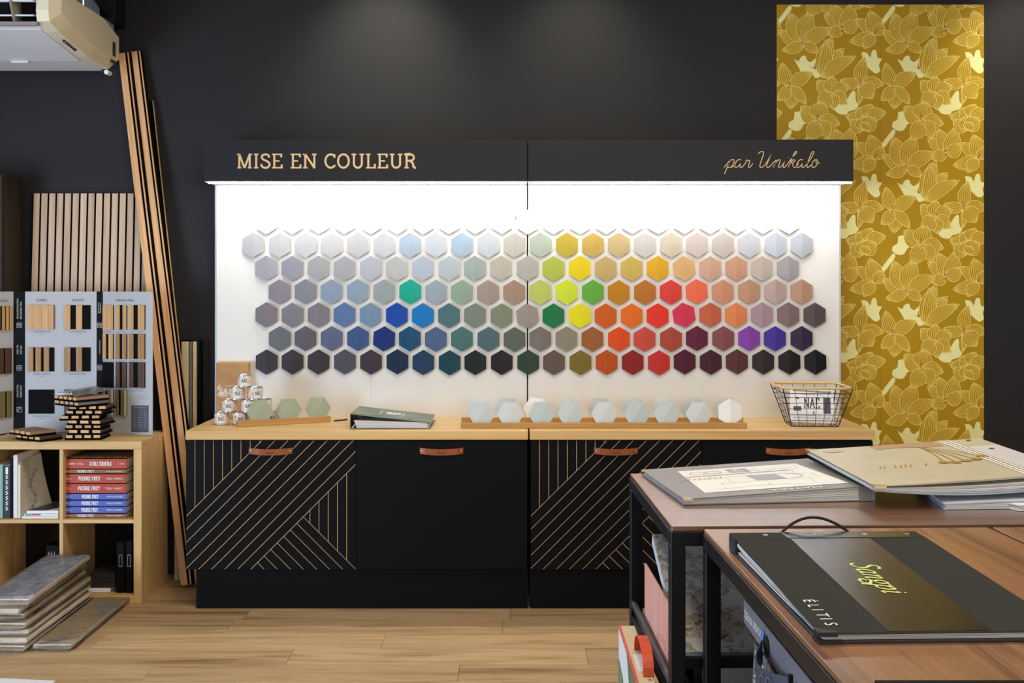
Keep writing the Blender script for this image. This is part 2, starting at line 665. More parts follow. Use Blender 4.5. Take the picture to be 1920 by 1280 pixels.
PALES = [
    [(128, 292), (152, 302), (165, 282), (186, 276), (196, 298), (214, 308), (242, 288), (230, 338), (262, 352), (266, 378), (236, 388), (218, 366), (172, 362), (150, 330)],
    [(468, 258), (496, 262), (512, 284), (522, 252), (542, 250), (548, 286), (570, 292), (556, 322), (562, 352), (540, 366), (518, 352), (494, 326), (476, 296)],
    [(330, 542), (352, 520), (350, 512), (392, 498), (416, 462), (436, 454), (440, 502), (454, 526), (432, 548), (404, 556), (390, 572), (350, 566)],
    [(132, 560), (160, 556), (186, 574), (204, 598), (178, 622), (160, 650), (130, 652), (104, 636), (106, 610), (128, 596)],
    [(50, 96), (92, 40), (110, 24), (112, 52), (84, 84), (60, 118)],
    [(590, 690), (632, 648), (636, 668), (612, 700), (592, 726)],
]
FLOW = [
    # centre, petals (tip, half width), stamens
    ((375, 150), [((280, 70), 34), ((330, 20), 36), ((420, 12), 40), ((452, 100), 34), ((300, 170), 30)], 1),
    ((535, 172), [((440, 92), 32), ((510, 50), 42), ((575, 110), 30), ((408, 205), 34), ((480, 240), 30)], 1),
    ((180, 215), [((52, 150), 34), ((108, 60), 46), ((215, 52), 46), ((318, 140), 36), ((70, 250), 28), ((248, 262), 26)], 1),
    ((270, 385), [((380, 240), 44), ((322, 180), 42), ((288, 195), 32), ((440, 280), 34)], 0),
    ((462, 420), [((484, 284), 32), ((360, 400), 28), ((582, 418), 32), ((455, 520), 16), ((525, 490), 42)], 1),
    ((316, 465), [((246, 400), 36), ((322, 378), 36), ((404, 430), 36), ((396, 520), 34), ((330, 548), 32), ((248, 520), 40)], 1),
    ((110, 432), [((70, 312), 32), ((222, 362), 34), ((112, 544), 40), ((190, 520), 26), ((46, 500), 30)], 1),
    ((490, 590), [((390, 580), 34), ((440, 545), 36), ((520, 520), 36), ((590, 560), 34)], 0),
    ((480, 650), [((410, 600), 36), ((470, 580), 36), ((540, 590), 40), ((500, 610), 28)], 0),
    ((250, 602), [((162, 530), 42), ((272, 506), 48), ((360, 620), 36), ((310, 690), 36), ((200, 700), 40)], 1),
]
tile = MB()
lay = [0]


class WF:
    def __call__(s, u, v, h=0.0):
        return Vector((u * UN, -h, -v * UN))


wf = WF()
STEP = 0.000022
for P in PALES:
    lay[0] += 1
    q = catmull(P + [P[0]], 3)
    c = (sum(p[0] for p in q) / len(q), sum(p[1] for p in q) / len(q))
    tile.add([wf(c[0], c[1], lay[0] * STEP)] + [wf(p[0], p[1], lay[0] * STEP) for p in q], [(0, i + 1, i + 2) for i in range(len(q) - 1)], 1)
for c, pets, st in FLOW:
    for tip, wd in pets:
        lay[0] += 1
        h = lay[0] * STEP
        ts = [i / 10 for i in range(11)]
        lo = [petal_pts(c, tip, wd, t, 1) for t in ts]
        hi = [petal_pts(c, tip, wd, t, -1) for t in ts][::-1][1:-1]
        out = lo + hi
        cc = petal_pts(c, tip, wd, 0.5, 0)
        n = len(out)
        tile.add([wf(cc[0], cc[1], h)] + [wf(p[0], p[1], h) for p in out], [(0, i + 1, (i + 1) % n + 1) for i in range(n)], 0)
        ribbon(tile, wf, out, 3.4, h + STEP * 0.6, 2, closed=True)
        k = max(3, int(wd / 5.5))
        for j in range(k):
            s_ = -0.84 + 1.68 * (j + 0.5) / k
            ribbon(tile, wf, [petal_pts(c, tip, wd, t, s_) for t in (0.04, 0.2, 0.4, 0.6, 0.78, 0.93)], 1.9, h + STEP * 0.5, 2)
    if st:
        lay[0] += 1
        for j in range(16):
            a, r = rnd.uniform(0, 6.28), rnd.uniform(4, 24)
            u, v = c[0] + r * math.cos(a) * .6, c[1] - 8 + r * math.sin(a)
            ribbon(tile, wf, [(u - 2, v - 3), (u + 2, v + 3)], 3, lay[0] * STEP, 3)
pr = MB()
nrow = int(math.ceil(WPZ1 / (622 * UN))) + 1
for i in range(-1, 3):
    for j in range(-1, nrow):
        off = Vector((WPX0 + (i * 520 - 43) * UN, WY - 0.0032, WPZ1 - (j * 622 - 20) * UN))
        x_lo, x_hi = WPX0, WPX1
        b = len(pr.v)
        pr.v += [p + off for p in tile.v]
        pr.f += [tuple(b + q for q in f) for f in tile.f]
        pr.m += tile.m
po = part('floral_print', pr, [PETAL, PALE, PLINE, PRED], wp)
bm = bmesh.new()
bm.from_mesh(po.data)
inv = WM[wp.name].inverted()
for co, no in ((Vector((WPX0, 0, 0)), (-1, 0, 0)), (Vector((WPX1, 0, 0)), (1, 0, 0)), (Vector((0, 0, WPZ1)), (0, 0, 1)), (Vector((0, 0, 0.02)), (0, 0, -1))):
    bmesh.ops.bisect_plane(bm, geom=bm.verts[:] + bm.edges[:] + bm.faces[:], plane_co=inv @ co, plane_no=no, clear_outer=True)
bm.to_mesh(po.data)
bm.free()

# ------------------------------------------------------------------ air conditioner, upper left
ac = thing('air_conditioner', 'cream ceiling-hung air conditioner with open louvres above the dark wall', 'air conditioner', (-2.7, 5.1, 2.63))
ACW = mat('ac_white', C(238, 238, 240), 0.4, 0.4)
ACC = mat('ac_cream', C(238, 228, 200), 0.4, 0.4)
X0, X1, XC = -3.5, -2.12, -2.03
yf, yb, zb = 4.76, 5.52, 2.632
zfb = 2.69          # underside rises to the front
prof = [(yb, zb), (5.30, zb + .004), (yf + .02, zfb), (yf + .02, zfb + 0.012), (yf + .14, zfb + 0.012), (yf + .14, 2.84), (yf + .02, 2.84), (yf + .02, 2.86), (yb, 2.86)]
m = MB()
m.prism([(X0, a, b) for a, b in prof], (X1 - X0, 0, 0))
part('body', m, ACW, ac)
m = MB()
m.box(X0, X1 - .005, yf + .125, yf + .138, zfb + .013, 2.838)
part('outlet', m, mat('ac_dark', C(10, 10, 11), 0.9), ac, label='black air outlet')
# end cap: side profile with a chamfered lower and front edge
cap_o = [(yb, zb + .03), (5.46, zb - .004), (5.2, zb + .004), (4.86, zfb - .012), (yf, zfb + .012), (yf - .01, zfb + .06), (yf, 2.84), (yf + .06, 2.868), (5.3, 2.868), (yb, 2.82)]
cap_i = [(yb - .01, zb + .055), (5.45, zb + .035), (5.2, zb + .05), (4.9, zfb + .04), (yf + .05, zfb + .06), (yf + .045, zfb + .08), (yf + .05, 2.82), (yf + .08, 2.85), (5.3, 2.85), (yb - .01, 2.80)]
m = MB()
m.loft([[(X1, a, b) for a, b in cap_o], [(XC - .035, a, b) for a, b in cap_o], [(XC, a, b) for a, b in cap_i]])
cap = part('end_cap', m, ACC, ac, label='cream end cap')
m = MB()
m.box(XC - .002, XC + .003, 5.42, 5.455, 2.69, 2.76)
part('sticker', m, mat('dark_label', C(60, 64, 66), 0.5), cap)
m = MB()
m.box(XC - .003, XC + .003, 5.40, 5.46, 2.652, 2.668)
part('badge', m, mat('brown_badge', C(70, 58, 44), 0.5), cap)
m = MB()
for i, dy in enumerate((0.0, .03, .055, .08, .105, .125)):
    m.box(XC - .06, XC - .052, 4.96 + dy, 4.972 + dy, zfb - .036 - dy * .1, zfb - .02 - dy * .1)
part('printed_symbols', m, INK, cap)
m = MB()
m.tube([(XC - .04, 5.44, zb - .022), (XC - .04, 5.49, zb - .02)], .012, 10)
part('drain_nozzle', m, ACW, ac, smooth=True)
for zz in (2.735, 2.80):
    m = MB()
    m.hexa([(X0, yf + .03, zz - .003), (X1 - .03, yf + .03, zz - .003), (X1 - .03, yf + .10, zz + .012), (X0, yf + .10, zz + .012),
            (X0, yf + .03, zz + .004), (X1 - .03, yf + .03, zz + .004), (X1 - .03, yf + .10, zz + .019), (X0, yf + .10, zz + .019)])
    part('louver', m, ACW, ac)
for xx in (-2.95, -2.62, -2.235):
    m = MB()
    m.hexa([(xx, yf + .02, 2.70), (xx + .008, yf + .02, 2.70), (xx - .008, yf + .12, 2.71), (xx - .016, yf + .12, 2.71),
            (xx - .02, yf + .02, 2.80), (xx - .012, yf + .02, 2.80), (xx - .012, yf + .12, 2.83), (xx - .02, yf + .12, 2.83)])
    part('vane', m, mat('ac_vane', C(150, 140, 120), 0.5), ac)
m = MB()
m.hexa([(X0, yf, zfb - .006), (X1 - .0, yf, zfb - .006), (X1, yf + .03, zfb - .004), (X0, yf + .03, zfb - .004),
        (X0, yf, zfb + .012), (X1, yf, zfb + .012), (X1, yf + .03, zfb + .012), (X0, yf + .03, zfb + .012)])
part('outlet_lip', m, mat('ac_lip', C(150, 140, 140), 0.5), ac, bevel=.003)
m = MB()
m.hexa([(X0, 4.83, zfb - .008), (X1 - .015, 4.83, zfb - .008), (X1 - .015, 5.27, zb - .002), (X0, 5.27, zb - .002),
        (X0, 4.83, zfb - .002), (X1 - .015, 4.83, zfb - .002), (X1 - .015, 5.27, zb + .012), (X0, 5.27, zb + .012)])
part('intake_panel', m, mat('ac_panel', C(232, 233, 238), 0.45, 0.4), ac, bevel=.002)
m = MB()
m.box(-2.47, -2.385, 5.255, 5.28, zb - .012, zb - .002)
part('clip', m, ACW, ac, bevel=.003)
m = MB()
m.box(-2.30, -2.08, 5.02, 5.38, 2.862, 3.05)
m.box(-2.12, -2.06, 5.40, 5.52, 2.80, 2.87)
part('bracket', m, mat('bracket_grey', C(140, 156, 178), 0.5), ac, label='blue-grey sheet metal bracket')
m = MB()
m.tube([(-2.06, 5.50, 2.90), (-2.06, 5.2, 2.98), (-2.12, 4.9, 3.1)], .02, 8)
m.tube([(-2.10, 5.52, 2.96), (-2.09, 5.2, 3.03), (-2.15, 4.9, 3.15)], .016, 8)
m.box(-2.13, -2.03, 5.46, 5.60, 2.87, 3.3)
part('pipe', m, mat('black_rubber', C(16, 16, 17), 0.7), ac, label='black lagged pipes')
for dy in (5.16, 5.28):
    m = MB()
    m.tube([(-2.075, dy, 2.9), (-2.075, dy, 3.2)], .003, 5)
    part('hanger_rod', m, STEEL, ac)
m = MB()
for xx in (-2.75, -2.05):
    m.tube([(xx, 5.1, 2.85), (xx, 5.1, 3.4)], .006, 6)
part('ceiling_rod', m, STEEL, ac)

# ------------------------------------------------------------------ dark cabinet at the far left
tc = thing('tall_cabinet', 'tall dark brown cabinet cut off at the picture edge beside the slatted panel', 'cabinet', (-2.95, 5.48, 0))
DB = noise_mat('dark_oak', [C(42, 34, 27), C(56, 46, 36)], (30, 30, 1.5), 0.6, 0.25)
m = MB()
m.box(-3.34, -2.565, 5.392, 5.6, 0, za(333, 5.58))
part('carcass', m, DB, tc, bevel=.002)
for a, b in ((-3.335, -2.955), (-2.95, -2.57)):
    m = MB()
    m.box(a, b, 5.374, 5.391, 0.05, za(333, 5.58) - .01)
    d = part('door', m, DB, tc, bevel=.001)
    m = MB()
    xx = b - .04 if a < -3 else a + .04
    m.tube([(xx, 5.374, 1.0), (xx, 5.35, 1.0), (xx, 5.35, 1.14), (xx, 5.374, 1.14)], .005, 6)
    part('handle', m, BLACKMET, d)

# ------------------------------------------------------------------ slatted wall panel
Mx = Matrix.Translation((0, 5.54, 0.777)) @ Matrix.Rotation(math.radians(-2.6), 4, 'X')
sp = thing('slatted_panel', 'pale oak slatted acoustic panel with black gaps leaning behind the sample display', 'slatted panel', M=Matrix.Translation((xa(168, 5.57), 5.545, 0.777)) @ Matrix.Rotation(math.radians(-2.2), 4, 'X'))
HT = za(362, 5.585) - 0.777
w0 = xa(59, 5.57) - xa(168, 5.57)
pit = 14.73 * 5.57 / F
m = MB()
m.box(w0 - .004, w0 + pit * 15.2, 0.0, 0.008, 0, HT)
part('felt_backing', m, FELT, sp, world=False)
for i in range(15):
    m = MB()
    sh = -.006
    m.hexa([(w0 + i * pit + sh, -.005, 0), (w0 + i * pit + .031 + sh, -.005, 0), (w0 + i * pit + .031 + sh, 0, 0), (w0 + i * pit + sh, 0, 0),
            (w0 + i * pit + .004, -.005, HT), (w0 + i * pit + .035, -.005, HT), (w0 + i * pit + .035, 0, HT), (w0 + i * pit + .004, 0, HT)])
    part('slat', m, SLATPALE, sp, world=False, bevel=.001)


# ------------------------------------------------------------------ tall leaning boards
def leaner(name, label, pb, pt, bands, depth, edge=None, rx=0.0):
    """a long board from foot pb to head pt, its face turned to the camera; bands = (x0, x1, depth, material)"""
    pb, pt = Vector(pb), Vector(pt)
    zaxis = (pt - pb).normalized()
    xaxis = Vector((1, 0, 0)) - zaxis * zaxis.x
    xaxis.normalize()
    yaxis = zaxis.cross(xaxis)
    M = Matrix((xaxis, yaxis, zaxis)).transposed().to_4x4()
    M.translation = pb
    t = thing(name, label, 'wood board', M=M)
    L = (pt - pb).length
    for nm, x0, x1, y0, y1, mm in bands:
        m = MB()
        m.box(x0, x1, y0, y1, 0, L)
        part(nm, m, mm, t, world=False, bevel=.0008)
    return t


GOLDEDGE = mat('gold_edge', C(200, 160, 90), 0.5)
b0 = lambda px: Vector((xa(px, 5.37), 5.37, 0.012))
leaner('leaning_board', 'longest oak slat board leaning on the wall, its head next to the air conditioner', (xa(340, 5.37), 5.37, 0.012), (xa(222.5, 5.575), 5.575, za(101, 5.575)),
       [('felt_backing', 0, .066, 0, .01, FELT), ('slat', .0, .034, -.006, 0, SLATOAK), ('slat', .046, .053, -.006, 0, SLATOAK)], .01)
leaner('leaning_board', 'long oak slat board leaning just right of the longest one', (xa(340, 5.38) + .069, 5.387, 0.012), (xa(222.5, 5.585) + .061, 5.585, za(98, 5.585)),
       [('felt_backing', 0, .062, 0, .01, FELT), ('slat', .002, .036, -.006, 0, SLATOAK), ('slat', .046, .053, -.006, 0, SLATOAK)], .01)
leaner('leaning_board', 'shorter black-edged board leaning behind the two long oak slat boards', (xa(371, 5.41), 5.41, 0.012), (xa(275, 5.59), 5.59, za(190, 5.59)),
       [('felt_backing', 0, .034, 0, .014, FELT), ('edge_strip', .032, .0345, -.006, .01, GOLDEDGE), ('slat', 0.0, .006, -.006, 0, SLATOAK)], .01)
m = MB()
m.box(xa(323, 5.47), xa(336, 5.47), 5.505, 5.52, 0, .42)
solo('pale_lath', m, mat('pale_wood', C(196, 172, 146), 0.6), 'short pale wooden lath standing between bookcase and leaning boards', 'wood board')

# ------------------------------------------------------------------ wrapped slat bundle behind the counter
wb = thing('wrapped_slat_bundle', 'film-wrapped bundle of pale slats standing behind the left end of the counter', 'slatted panel', (xa(359, 5.56), 5.56, 0))
zt = za(638, 5.56)
m = MB()
m.box(xa(339, 5.56), xa(378, 5.56), 5.565, 5.58, 0, zt)
part('felt_backing', m, FELT, wb)
PALEW = noise_mat('pale_slat', [C(206, 184, 140), C(226, 206, 164)], (50, 50, 1.5), 0.6, 0.3)
for a, b, mm in ((341, 354, PALEW), (356, 360, mat('grey_slat', C(120, 122, 120), 0.6)), (362, 369, PALEW)):
    m = MB()
    m.box(xa(a, 5.56), xa(b, 5.56), 5.553, 5.565, 0.0, zt - .006)
    part('slat', m, mm, wb, bevel=.001)
m = MB()
m.box(xa(338, 5.56), xa(379, 5.56), 5.545, 5.585, 0.0, zt + .006)
part('plastic_wrap', m, clear_mat('film', gloss=0.12, rough=0.1), wb, bevel=.004)

# ------------------------------------------------------------------ bookcase
bc = thing('bookcase', 'oak-effect cube bookcase on the floor at the left', 'bookcase', (-2.155, 5.305, 0))
bx0, bx1, by0, by1, bz = -2.545, -1.775, 5.11, 5.50, 0.775
for nm, a in (('top_panel', (bx0, bx1, by0, by1, bz - .038, bz)), ('bottom_panel', (bx0 + .038, bx1 - .038, by0, by1, 0, .04))):
    m = MB()
    m.box(*a)
    part(nm, m, OAK, bc, bevel=.0012)
for a in ((bx0, bx0 + .038), (bx1 - .038, bx1)):
    m = MB()
    m.box(a[0], a[1], by0, by1, 0, bz - .038)
    part('side_panel', m, OAKV, bc, bevel=.0012)
dvx = xa(111, by0)
m = MB()
m.box(dvx, dvx + .018, by0 + .002, by1, .04, bz - .038)
part('divider', m, OAKV, bc, bevel=.0008)
shz = za(981, by0)
for a, b in ((bx0 + .038, dvx), (dvx + .018, bx1 - .038)):
    m = MB()
    m.box(a, b, by0 + .002, by1, shz, shz + .018)
    part('shelf', m, OAK, bc, bevel=.0008)
m = MB()
m.box(bx0 + .01, bx1 - .01, by1, by1 + .004, 0.01, bz - .03)
part('back_panel', m, mat('black_back', C(18, 17, 17), 0.9), bc)

# stacked sample books, upper right compartment
REDB = mat('book_red', C(178, 72, 50), 0.55)
BRNB = mat('book_brown', C(140, 92, 58), 0.55)
BLUB = mat('book_blue', C(84, 100, 184), 0.55)
stack = [('brown', BRNB, 8.6, 1), ('blue', BLUB, 13, 3), ('blue', BLUB, 12.5, 3), ('blue', BLUB, 12.5, 4), ('red', REDB, 19, 3), ('red', REDB, 18.5, 2), ('brown', BRNB, 9, 1), ('red', REDB, 20, 2)]
blab = ['brown-spined sample book at the very bottom of the stack in the bookcase',
        'blue-spined sample book, lowest of the three blue ones in the bookcase stack',
        'blue-spined sample book, middle of the three blue ones in the bookcase stack',
        'blue-spined sample book, topmost of the three blue ones, under the red ones',
        'red-spined sample book lying directly on the blue books in the stack',
        'red-spined sample book just under the upper brown book in the stack',
        'thin brown-spined sample book between two red ones in the stack',
        'red-spined sample book lying upside down on top of the bookcase stack']
yb0 = by0 + .035
zc = shz + .019
for i, (cn, mm, th, vol) in enumerate(stack):
    hgt = th * yb0 / F * 0.985
    jx = rnd.uniform(-.002, .003)
    xl, xr = xa(118.5, yb0) + jx, xa(236.5, yb0) + jx
    t = thing('sample_book', blab[i], 'book', ((xl + xr) / 2, yb0 + .14, zc), group='sample books stacked in the bookcase')
    m = MB()
    m.box(xl, xr, yb0, yb0 + .004, zc, zc + hgt - .0008)
    m.box(xl, xr, yb0, yb0 + .27, zc, zc + .002)
    m.box(xl, xr, yb0, yb0 + .27, zc + hgt - .0028, zc + hgt - .0008)
    part('cover', m, mm, t)
    m = MB()
    m.box(xl + .003, xr - .004, yb0 + .004, yb0 + .265, zc + .002, zc + hgt - .0028)
    part('page_block', m, mat('page_grey', C(188, 182, 172), 0.8), t)
    fr = Frame((xl, yb0, zc), (1, 0, 0), (0, 0, 1))
    if i == 7:
        fr = Frame((xr, yb0, zc + hgt), (-1, 0, 0), (0, 0, -1))
    W = xr - xl
    ch = min(.42 * hgt, .018) * (1.0 if th > 15 else 1.25)
    m = MB()
    slab(m, fr, 'PIERRE FREY', W * (.24 if th > 15 else .29) - (0.02 if cn == 'brown' else 0), hgt * .5 - ch / 2, W * (.35 if th > 15 else .265), ch, 0.16)
    sans(m, fr, 'VOL. %d' % vol, W * .04, hgt * .5 - ch * .25, W * .09, ch * .5)
    sans(m, fr, 'TISSUS - FABRICS' if cn == 'red' else 'WALLPAPERS', W * .68, hgt * .5 - ch * .25, W * .26, ch * .5)
    part('lettering', m, WINK, t)
    zc += hgt
# fringed edge of swatches lying on the stack
m = MB()
m.box(xa(122, yb0), xa(234, yb0), yb0 + .02, yb0 + .24, zc, zc + .006)
for k in range(26):
    x = xa(122, yb0) + k * .0113
    m.hexa([(x, yb0 + .006, zc + .001), (x + .008, yb0 + .006, zc + .001), (x + .01, yb0 + .022, zc + .002), (x + .002, yb0 + .022, zc + .002),
            (x + .003, yb0 + .008, zc + .007), (x + .009, yb0 + .008, zc + .006), (x + .01, yb0 + .022, zc + .009), (x + .002, yb0 + .022, zc + .009)])
solo('fabric_swatch', m, noise_mat('fringe', [C(60, 40, 28), C(150, 110, 60)], (60, 60, 60), 0.9), 'dark fringed fabric swatch lying on the top red sample book', 'fabric')


# standing books, upper left compartment
def upright(name, label, px0, px1, pyt, mm, yd, lean=0.0, y0=None, page=True, extra=None, cat='book'):
    y0 = y0 or by0 + .03
    x0, x1 = xa(px0, y0), xa(px1, y0)
    z0, z1 = shz + .019, za(pyt, y0)
    t = thing(name, label, cat, ((x0 + x1) / 2, y0 + yd / 2, z0))
    m = MB()
    m.hexa([(x0 + lean, y0, z0), (x1 + lean, y0, z0), (x1 + lean, y0 + yd, z0), (x0 + lean, y0 + yd, z0),
            (x0, y0, z1), (x1, y0, z1), (x1, y0 + yd, z1), (x0, y0 + yd, z1)])
    part('cover', m, mm, t, bevel=.001)
    m = MB()
    m.box(x0 + .003, x1 - .003, y0 + .006, y0 + yd - .004, z1, z1 + .0008)
    part('page_block', m, PAPER, t)
    if extra:
        m = MB()
        extra(m, Frame((x0, y0, z0), (1, 0, 0), (0, 0, 1)), x1 - x0, z1 - z0)
        part('lettering', m, WINK, t)
    return t


def navy_print(m, fr, W, H):
    for k in range(7):
        u, v, hh = W * .35, H * (.15 + .1 * k), H * .07
        ribbon(m, fr, catmull([(u, v), (u + W * .3, v + hh * .3), (u + W * .05, v + hh * .7), (u + W * .3, v + hh)], 4), .004)
    m.quad(fr(W * .35, H * .84), fr(W * .7, H * .84), fr(W * .7, H * .97), fr(W * .35, H * .97))


upright('book', 'pale green book standing at the left picture edge in the bookcase', -14, 5, 872, mat('green_cover', C(140, 176, 160), 0.6), .2)
upright('book', 'navy book with white print on its spine standing in the bookcase', 6, 19, 873, mat('navy_cover', C(24, 28, 44), 0.5), .22, extra=navy_print)
upright('book', 'black slim book standing between the navy and the white-spined book', 19.5, 24, 856, BLACK, .2)
upright('book', 'white-spined book standing next to the curled cream brochure', 25, 32.5, 853, PAPER, .24)
# brochure with a curled cover
t = thing('brochure', 'curled cream brochure with a dark leafy motif standing in the bookcase', 'brochure', (xa(55, 5.17), 5.2, shz + .019))
CREAM = mat('cream_paper', C(206, 198, 184), 0.7)
z0 = shz + .019
y0 = by0 + .03
m = MB()
m.box(xa(33, y0) + .002, xa(38, y0), y0, y0 + .012, z0, za(871, y0))
part('spine', m, mat('cream_spine', C(226, 220, 202), 0.6), t)
m = MB()
rings = []
for k in range(9):
    f = k / 8
    z = z0 + f * (za(866, y0) - z0)
    far = xa(80, 5.3) - .035 * f + .03 * (1 - f) ** 2
    yy = 5.36
    row_ = [(xa(38, y0), y0 + .005, z), (xa(38, y0) * .5 + far * .5 - .012, (y0 + yy) / 2, z), (far, yy, z + .012 * f)]
    rings.append(row_ + [(p[0] - .004, p[1] + .004, p[2]) for p in row_[::-1]])
m.loft(rings)
part('cover', m, CREAM, t, smooth=False)
m = MB()
A, B_ = Vector((xa(38, y0), y0 + .005, z0)), Vector((xa(80, 5.3), 5.36, z0))
fr = Frame(A + Vector((0.018, -.006, 0)), (B_ - A), (0, 0, 1), lift=.004)
for k in range(9):
    v = .03 + k * .022
    u = .06 + .022 * math.sin(k * .9)
    ribbon(m, fr, catmull([(u, v), (u + .018, v + .01), (u + .004, v + .02), (u - .012, v + .012)], 4), .0028)
    ribbon(m, fr, [(u, v), (u + .006, v + .024)], .002)
part('leafy_motif', m, INK, t)
zc = shz + .019
for i, (a, b, th, mm, lb) in enumerate(((41, 110, .010, PAPER, 'white magazine lying lowest beside the curled brochure in the bookcase'),
                                        (45, 110, .012, PAPER, 'white magazine with a red and green spine picture, lying in the bookcase'),
                                        (50, 110, .013, mat('cover_white', C(232, 230, 232), 0.5), 'dark-covered magazine lying topmost beside the curled brochure'))):
    x0, x1 = xa(a, by0 + .02), xa(b, by0 + .02) - .002
    t = thing('magazine', lb, 'magazine', ((x0 + x1) / 2, by0 + .12, zc), group='magazines lying in the bookcase')
    m = MB()
    m.hexa([(x0, by0 + .02, zc), (x1, by0 + .02, zc), (x1, by0 + .23, zc), (x0 + .05, by0 + .23, zc), (x0, by0 + .02, zc + th), (x1, by0 + .02, zc + th), (x1, by0 + .23, zc + th), (x0 + .05, by0 + .23, zc + th)])
    part('page_block', m, mm, t)
    m = MB()
    if i == 1:
        m.quad((x0 + .004, by0 + .0195, zc + .003), (x0 + .04, by0 + .0195, zc + .003), (x0 + .04, by0 + .0195, zc + .010), (x0 + .004, by0 + .0195, zc + .010), 0)
        m.quad((x0 + .04, by0 + .0195, zc + .004), (x0 + .08, by0 + .0195, zc + .004), (x0 + .08, by0 + .0195, zc + .010), (x0 + .04, by0 + .0195, zc + .010), 1)
        part('spine_picture', m, [mat('spine_green', C(90, 160, 150), .6), mat('spine_red', C(170, 60, 60), .6)], t)
    if i == 2:
        m.hexa([(x0, by0 + .02, zc + th), (x0 + .09, by0 + .02, zc + th), (x1, by0 + .14, zc + th), (x0 + .06, by0 + .23, zc + th),
                (x0, by0 + .02, zc + th + .001), (x0 + .09, by0 + .02, zc + th + .001), (x1, by0 + .14, zc + th + .001), (x0 + .06, by0 + .23, zc + th + .001)])
        part('cover', m, mat('cover_dark', C(70, 62, 66), .4), t, label='dark photographic cover')
    zc += th + .0015
# lower compartments
for i, (a, b, lb) in enumerate(((218, 234, 'black box file with a label holder, left of the pair in the bookcase'), (235, 249, 'black box file against the right inner wall of the bookcase'))):
    y0 = by0 + .03
    t = thing('box_file', lb, 'box file', ((xa(a, y0) + xa(b, y0)) / 2, y0 + .14, .042), group='black box files in the bookcase')
    m = MB()
    m.box(xa(a, y0), xa(b, y0) - .003, y0, y0 + .28, .042, za(1017 if i == 0 else 1014, y0))
    part('body', m, BLACK, t, bevel=.003)
    m = MB()
    xm = (xa(a, y0) + xa(b, y0)) / 2
    for dx in (-.008, .006):
        m.box(xm + dx, xm + dx + .003, y0 - .002, y0, .17, .225)
    m.box(xm - .008, xm + .009, y0 - .002, y0, .222, .226)
    m.box(xm - .010, xm + .011, y0 - .002, y0, .168, .172)
    part('label_holder', m, STEEL, t)
m = MB()
y0 = by0 + .04
m.box(xa(164, y0), xa(206, y0), y0, y0 + .26, .041, .062)
solo('white_box', m, PAPER, 'flat white box lying at the bottom of the lower bookcase compartment', 'box', bevel=.002)
m = MB()
for k in range(3):
    m.box(xa(164, y0) + .004 * k, xa(216, y0) - .004 * k, y0 + .008 * k, y0 + .29, .0635 + k * .022, .0635 + k * .022 + .0215)
solo('dark_folder_pile', m, mat('dark_folder', C(40, 34, 32), .6), 'low pile of dark folders lying on the flat white box', 'folders', bevel=.001)
m = MB()
y0 = by0 + .2
m.box(xa(86, y0), xa(110, y0), y0, y0 + .08, .041, za(1022, y0))
o = solo('dark_box', m, BLACK, 'small black box with white scribbled print in the lower left bookcase compartment', 'box', bevel=.002)
m = MB()
fr = Frame((xa(88, y0), y0, za(1046, y0)), (1, 0, 0), (0, 0, 1))
for k in range(9):
    ribbon(m, fr, [(k * .0045, 0), (k * .0045 + .002, .012 + .01 * (k % 3))], .0018)
part('lettering', m, WINK, o)

# ------------------------------------------------------------------ plank pile on the floor
STONEG = noise_mat('sample_grey', [C(118, 126, 142), C(150, 158, 172), C(192, 196, 206)], (40, 18, 40), 0.5, 0.4, 6, coat=0.3)
STONEB = noise_mat('sample_brown', [C(110, 106, 104), C(160, 148, 132), C(180, 156, 116), C(128, 128, 132)], (9, 7, 9), 0.5, 0.4, 6, coat=0.2)
SIDEC = noise_mat('sample_edge', [C(178, 166, 148), C(214, 204, 188)], (30, 8, 60), 0.7, 0.3, vary=0.12)
FILM = clear_mat('film_crumpled', gloss=0.22, rough=0.25)


def floor_board(lab, x0, x1, ya, yb_, z, th, top, rz, wrap=True, group='flooring planks piled on the floor', tilt=0.0):
    cx, cy = (x0 + x1) / 2, (ya + yb_) / 2
    t = thing('flooring_plank', lab, 'plank', M=Matrix.Translation((cx, cy, z + (yb_ - ya) / 2 * math.sin(tilt))) @ Matrix.Rotation(rz, 4, 'Z') @ Matrix.Rotation(tilt, 4, 'X'), group=group)
    hw, hl = (x1 - x0) / 2, (yb_ - ya) / 2
    m = MB()
    m.box(-hw, hw, -hl, hl, th * .35, th)
    part('board', m, [SIDEC], t, world=False, bevel=.003)
    m = MB()
    m.box(-hw + .004, hw - .004, -hl + .004, hl - .004, th, th + .0012)
    part('face', m, top, t, world=False)
    m = MB()
    m.box(-hw - .012, hw - .014, -hl + .02, hl - .006, 0, th * .35)
    part('tongue', m, SIDEC, t, world=False, bevel=.002)
    if wrap:
        m = MB()
        r2 = random.Random(int(z * 1000) + 5)
        rings = []
        for k in range(14):
            y = -hl - .03 + (2 * hl + .05) * k / 13
            e = 0.35 if k == 0 else (0.8 if k in (1, 13) else 1.0)
            rg = []
            for (a, b) in ((-1, .0), (-.5, -.02), (.5, -.02), (1, .0), (1.0, .6), (1, 1.05), (.5, 1.08), (0, 1.1), (-.5, 1.08), (-1, 1.05), (-1.08, .5)):
                j = r2.uniform(-1, 1) * .003
                rg.append((a * (hw + .008) * (1 if k else .8) + j, y + j, max(0.001, th * .5 + (b - .5) * th * (e) * 1.06 + j * .5)))
            rings.append(rg)
        m.loft(rings)
        part('plastic_wrap', m, FILM, t, world=False)
    return t


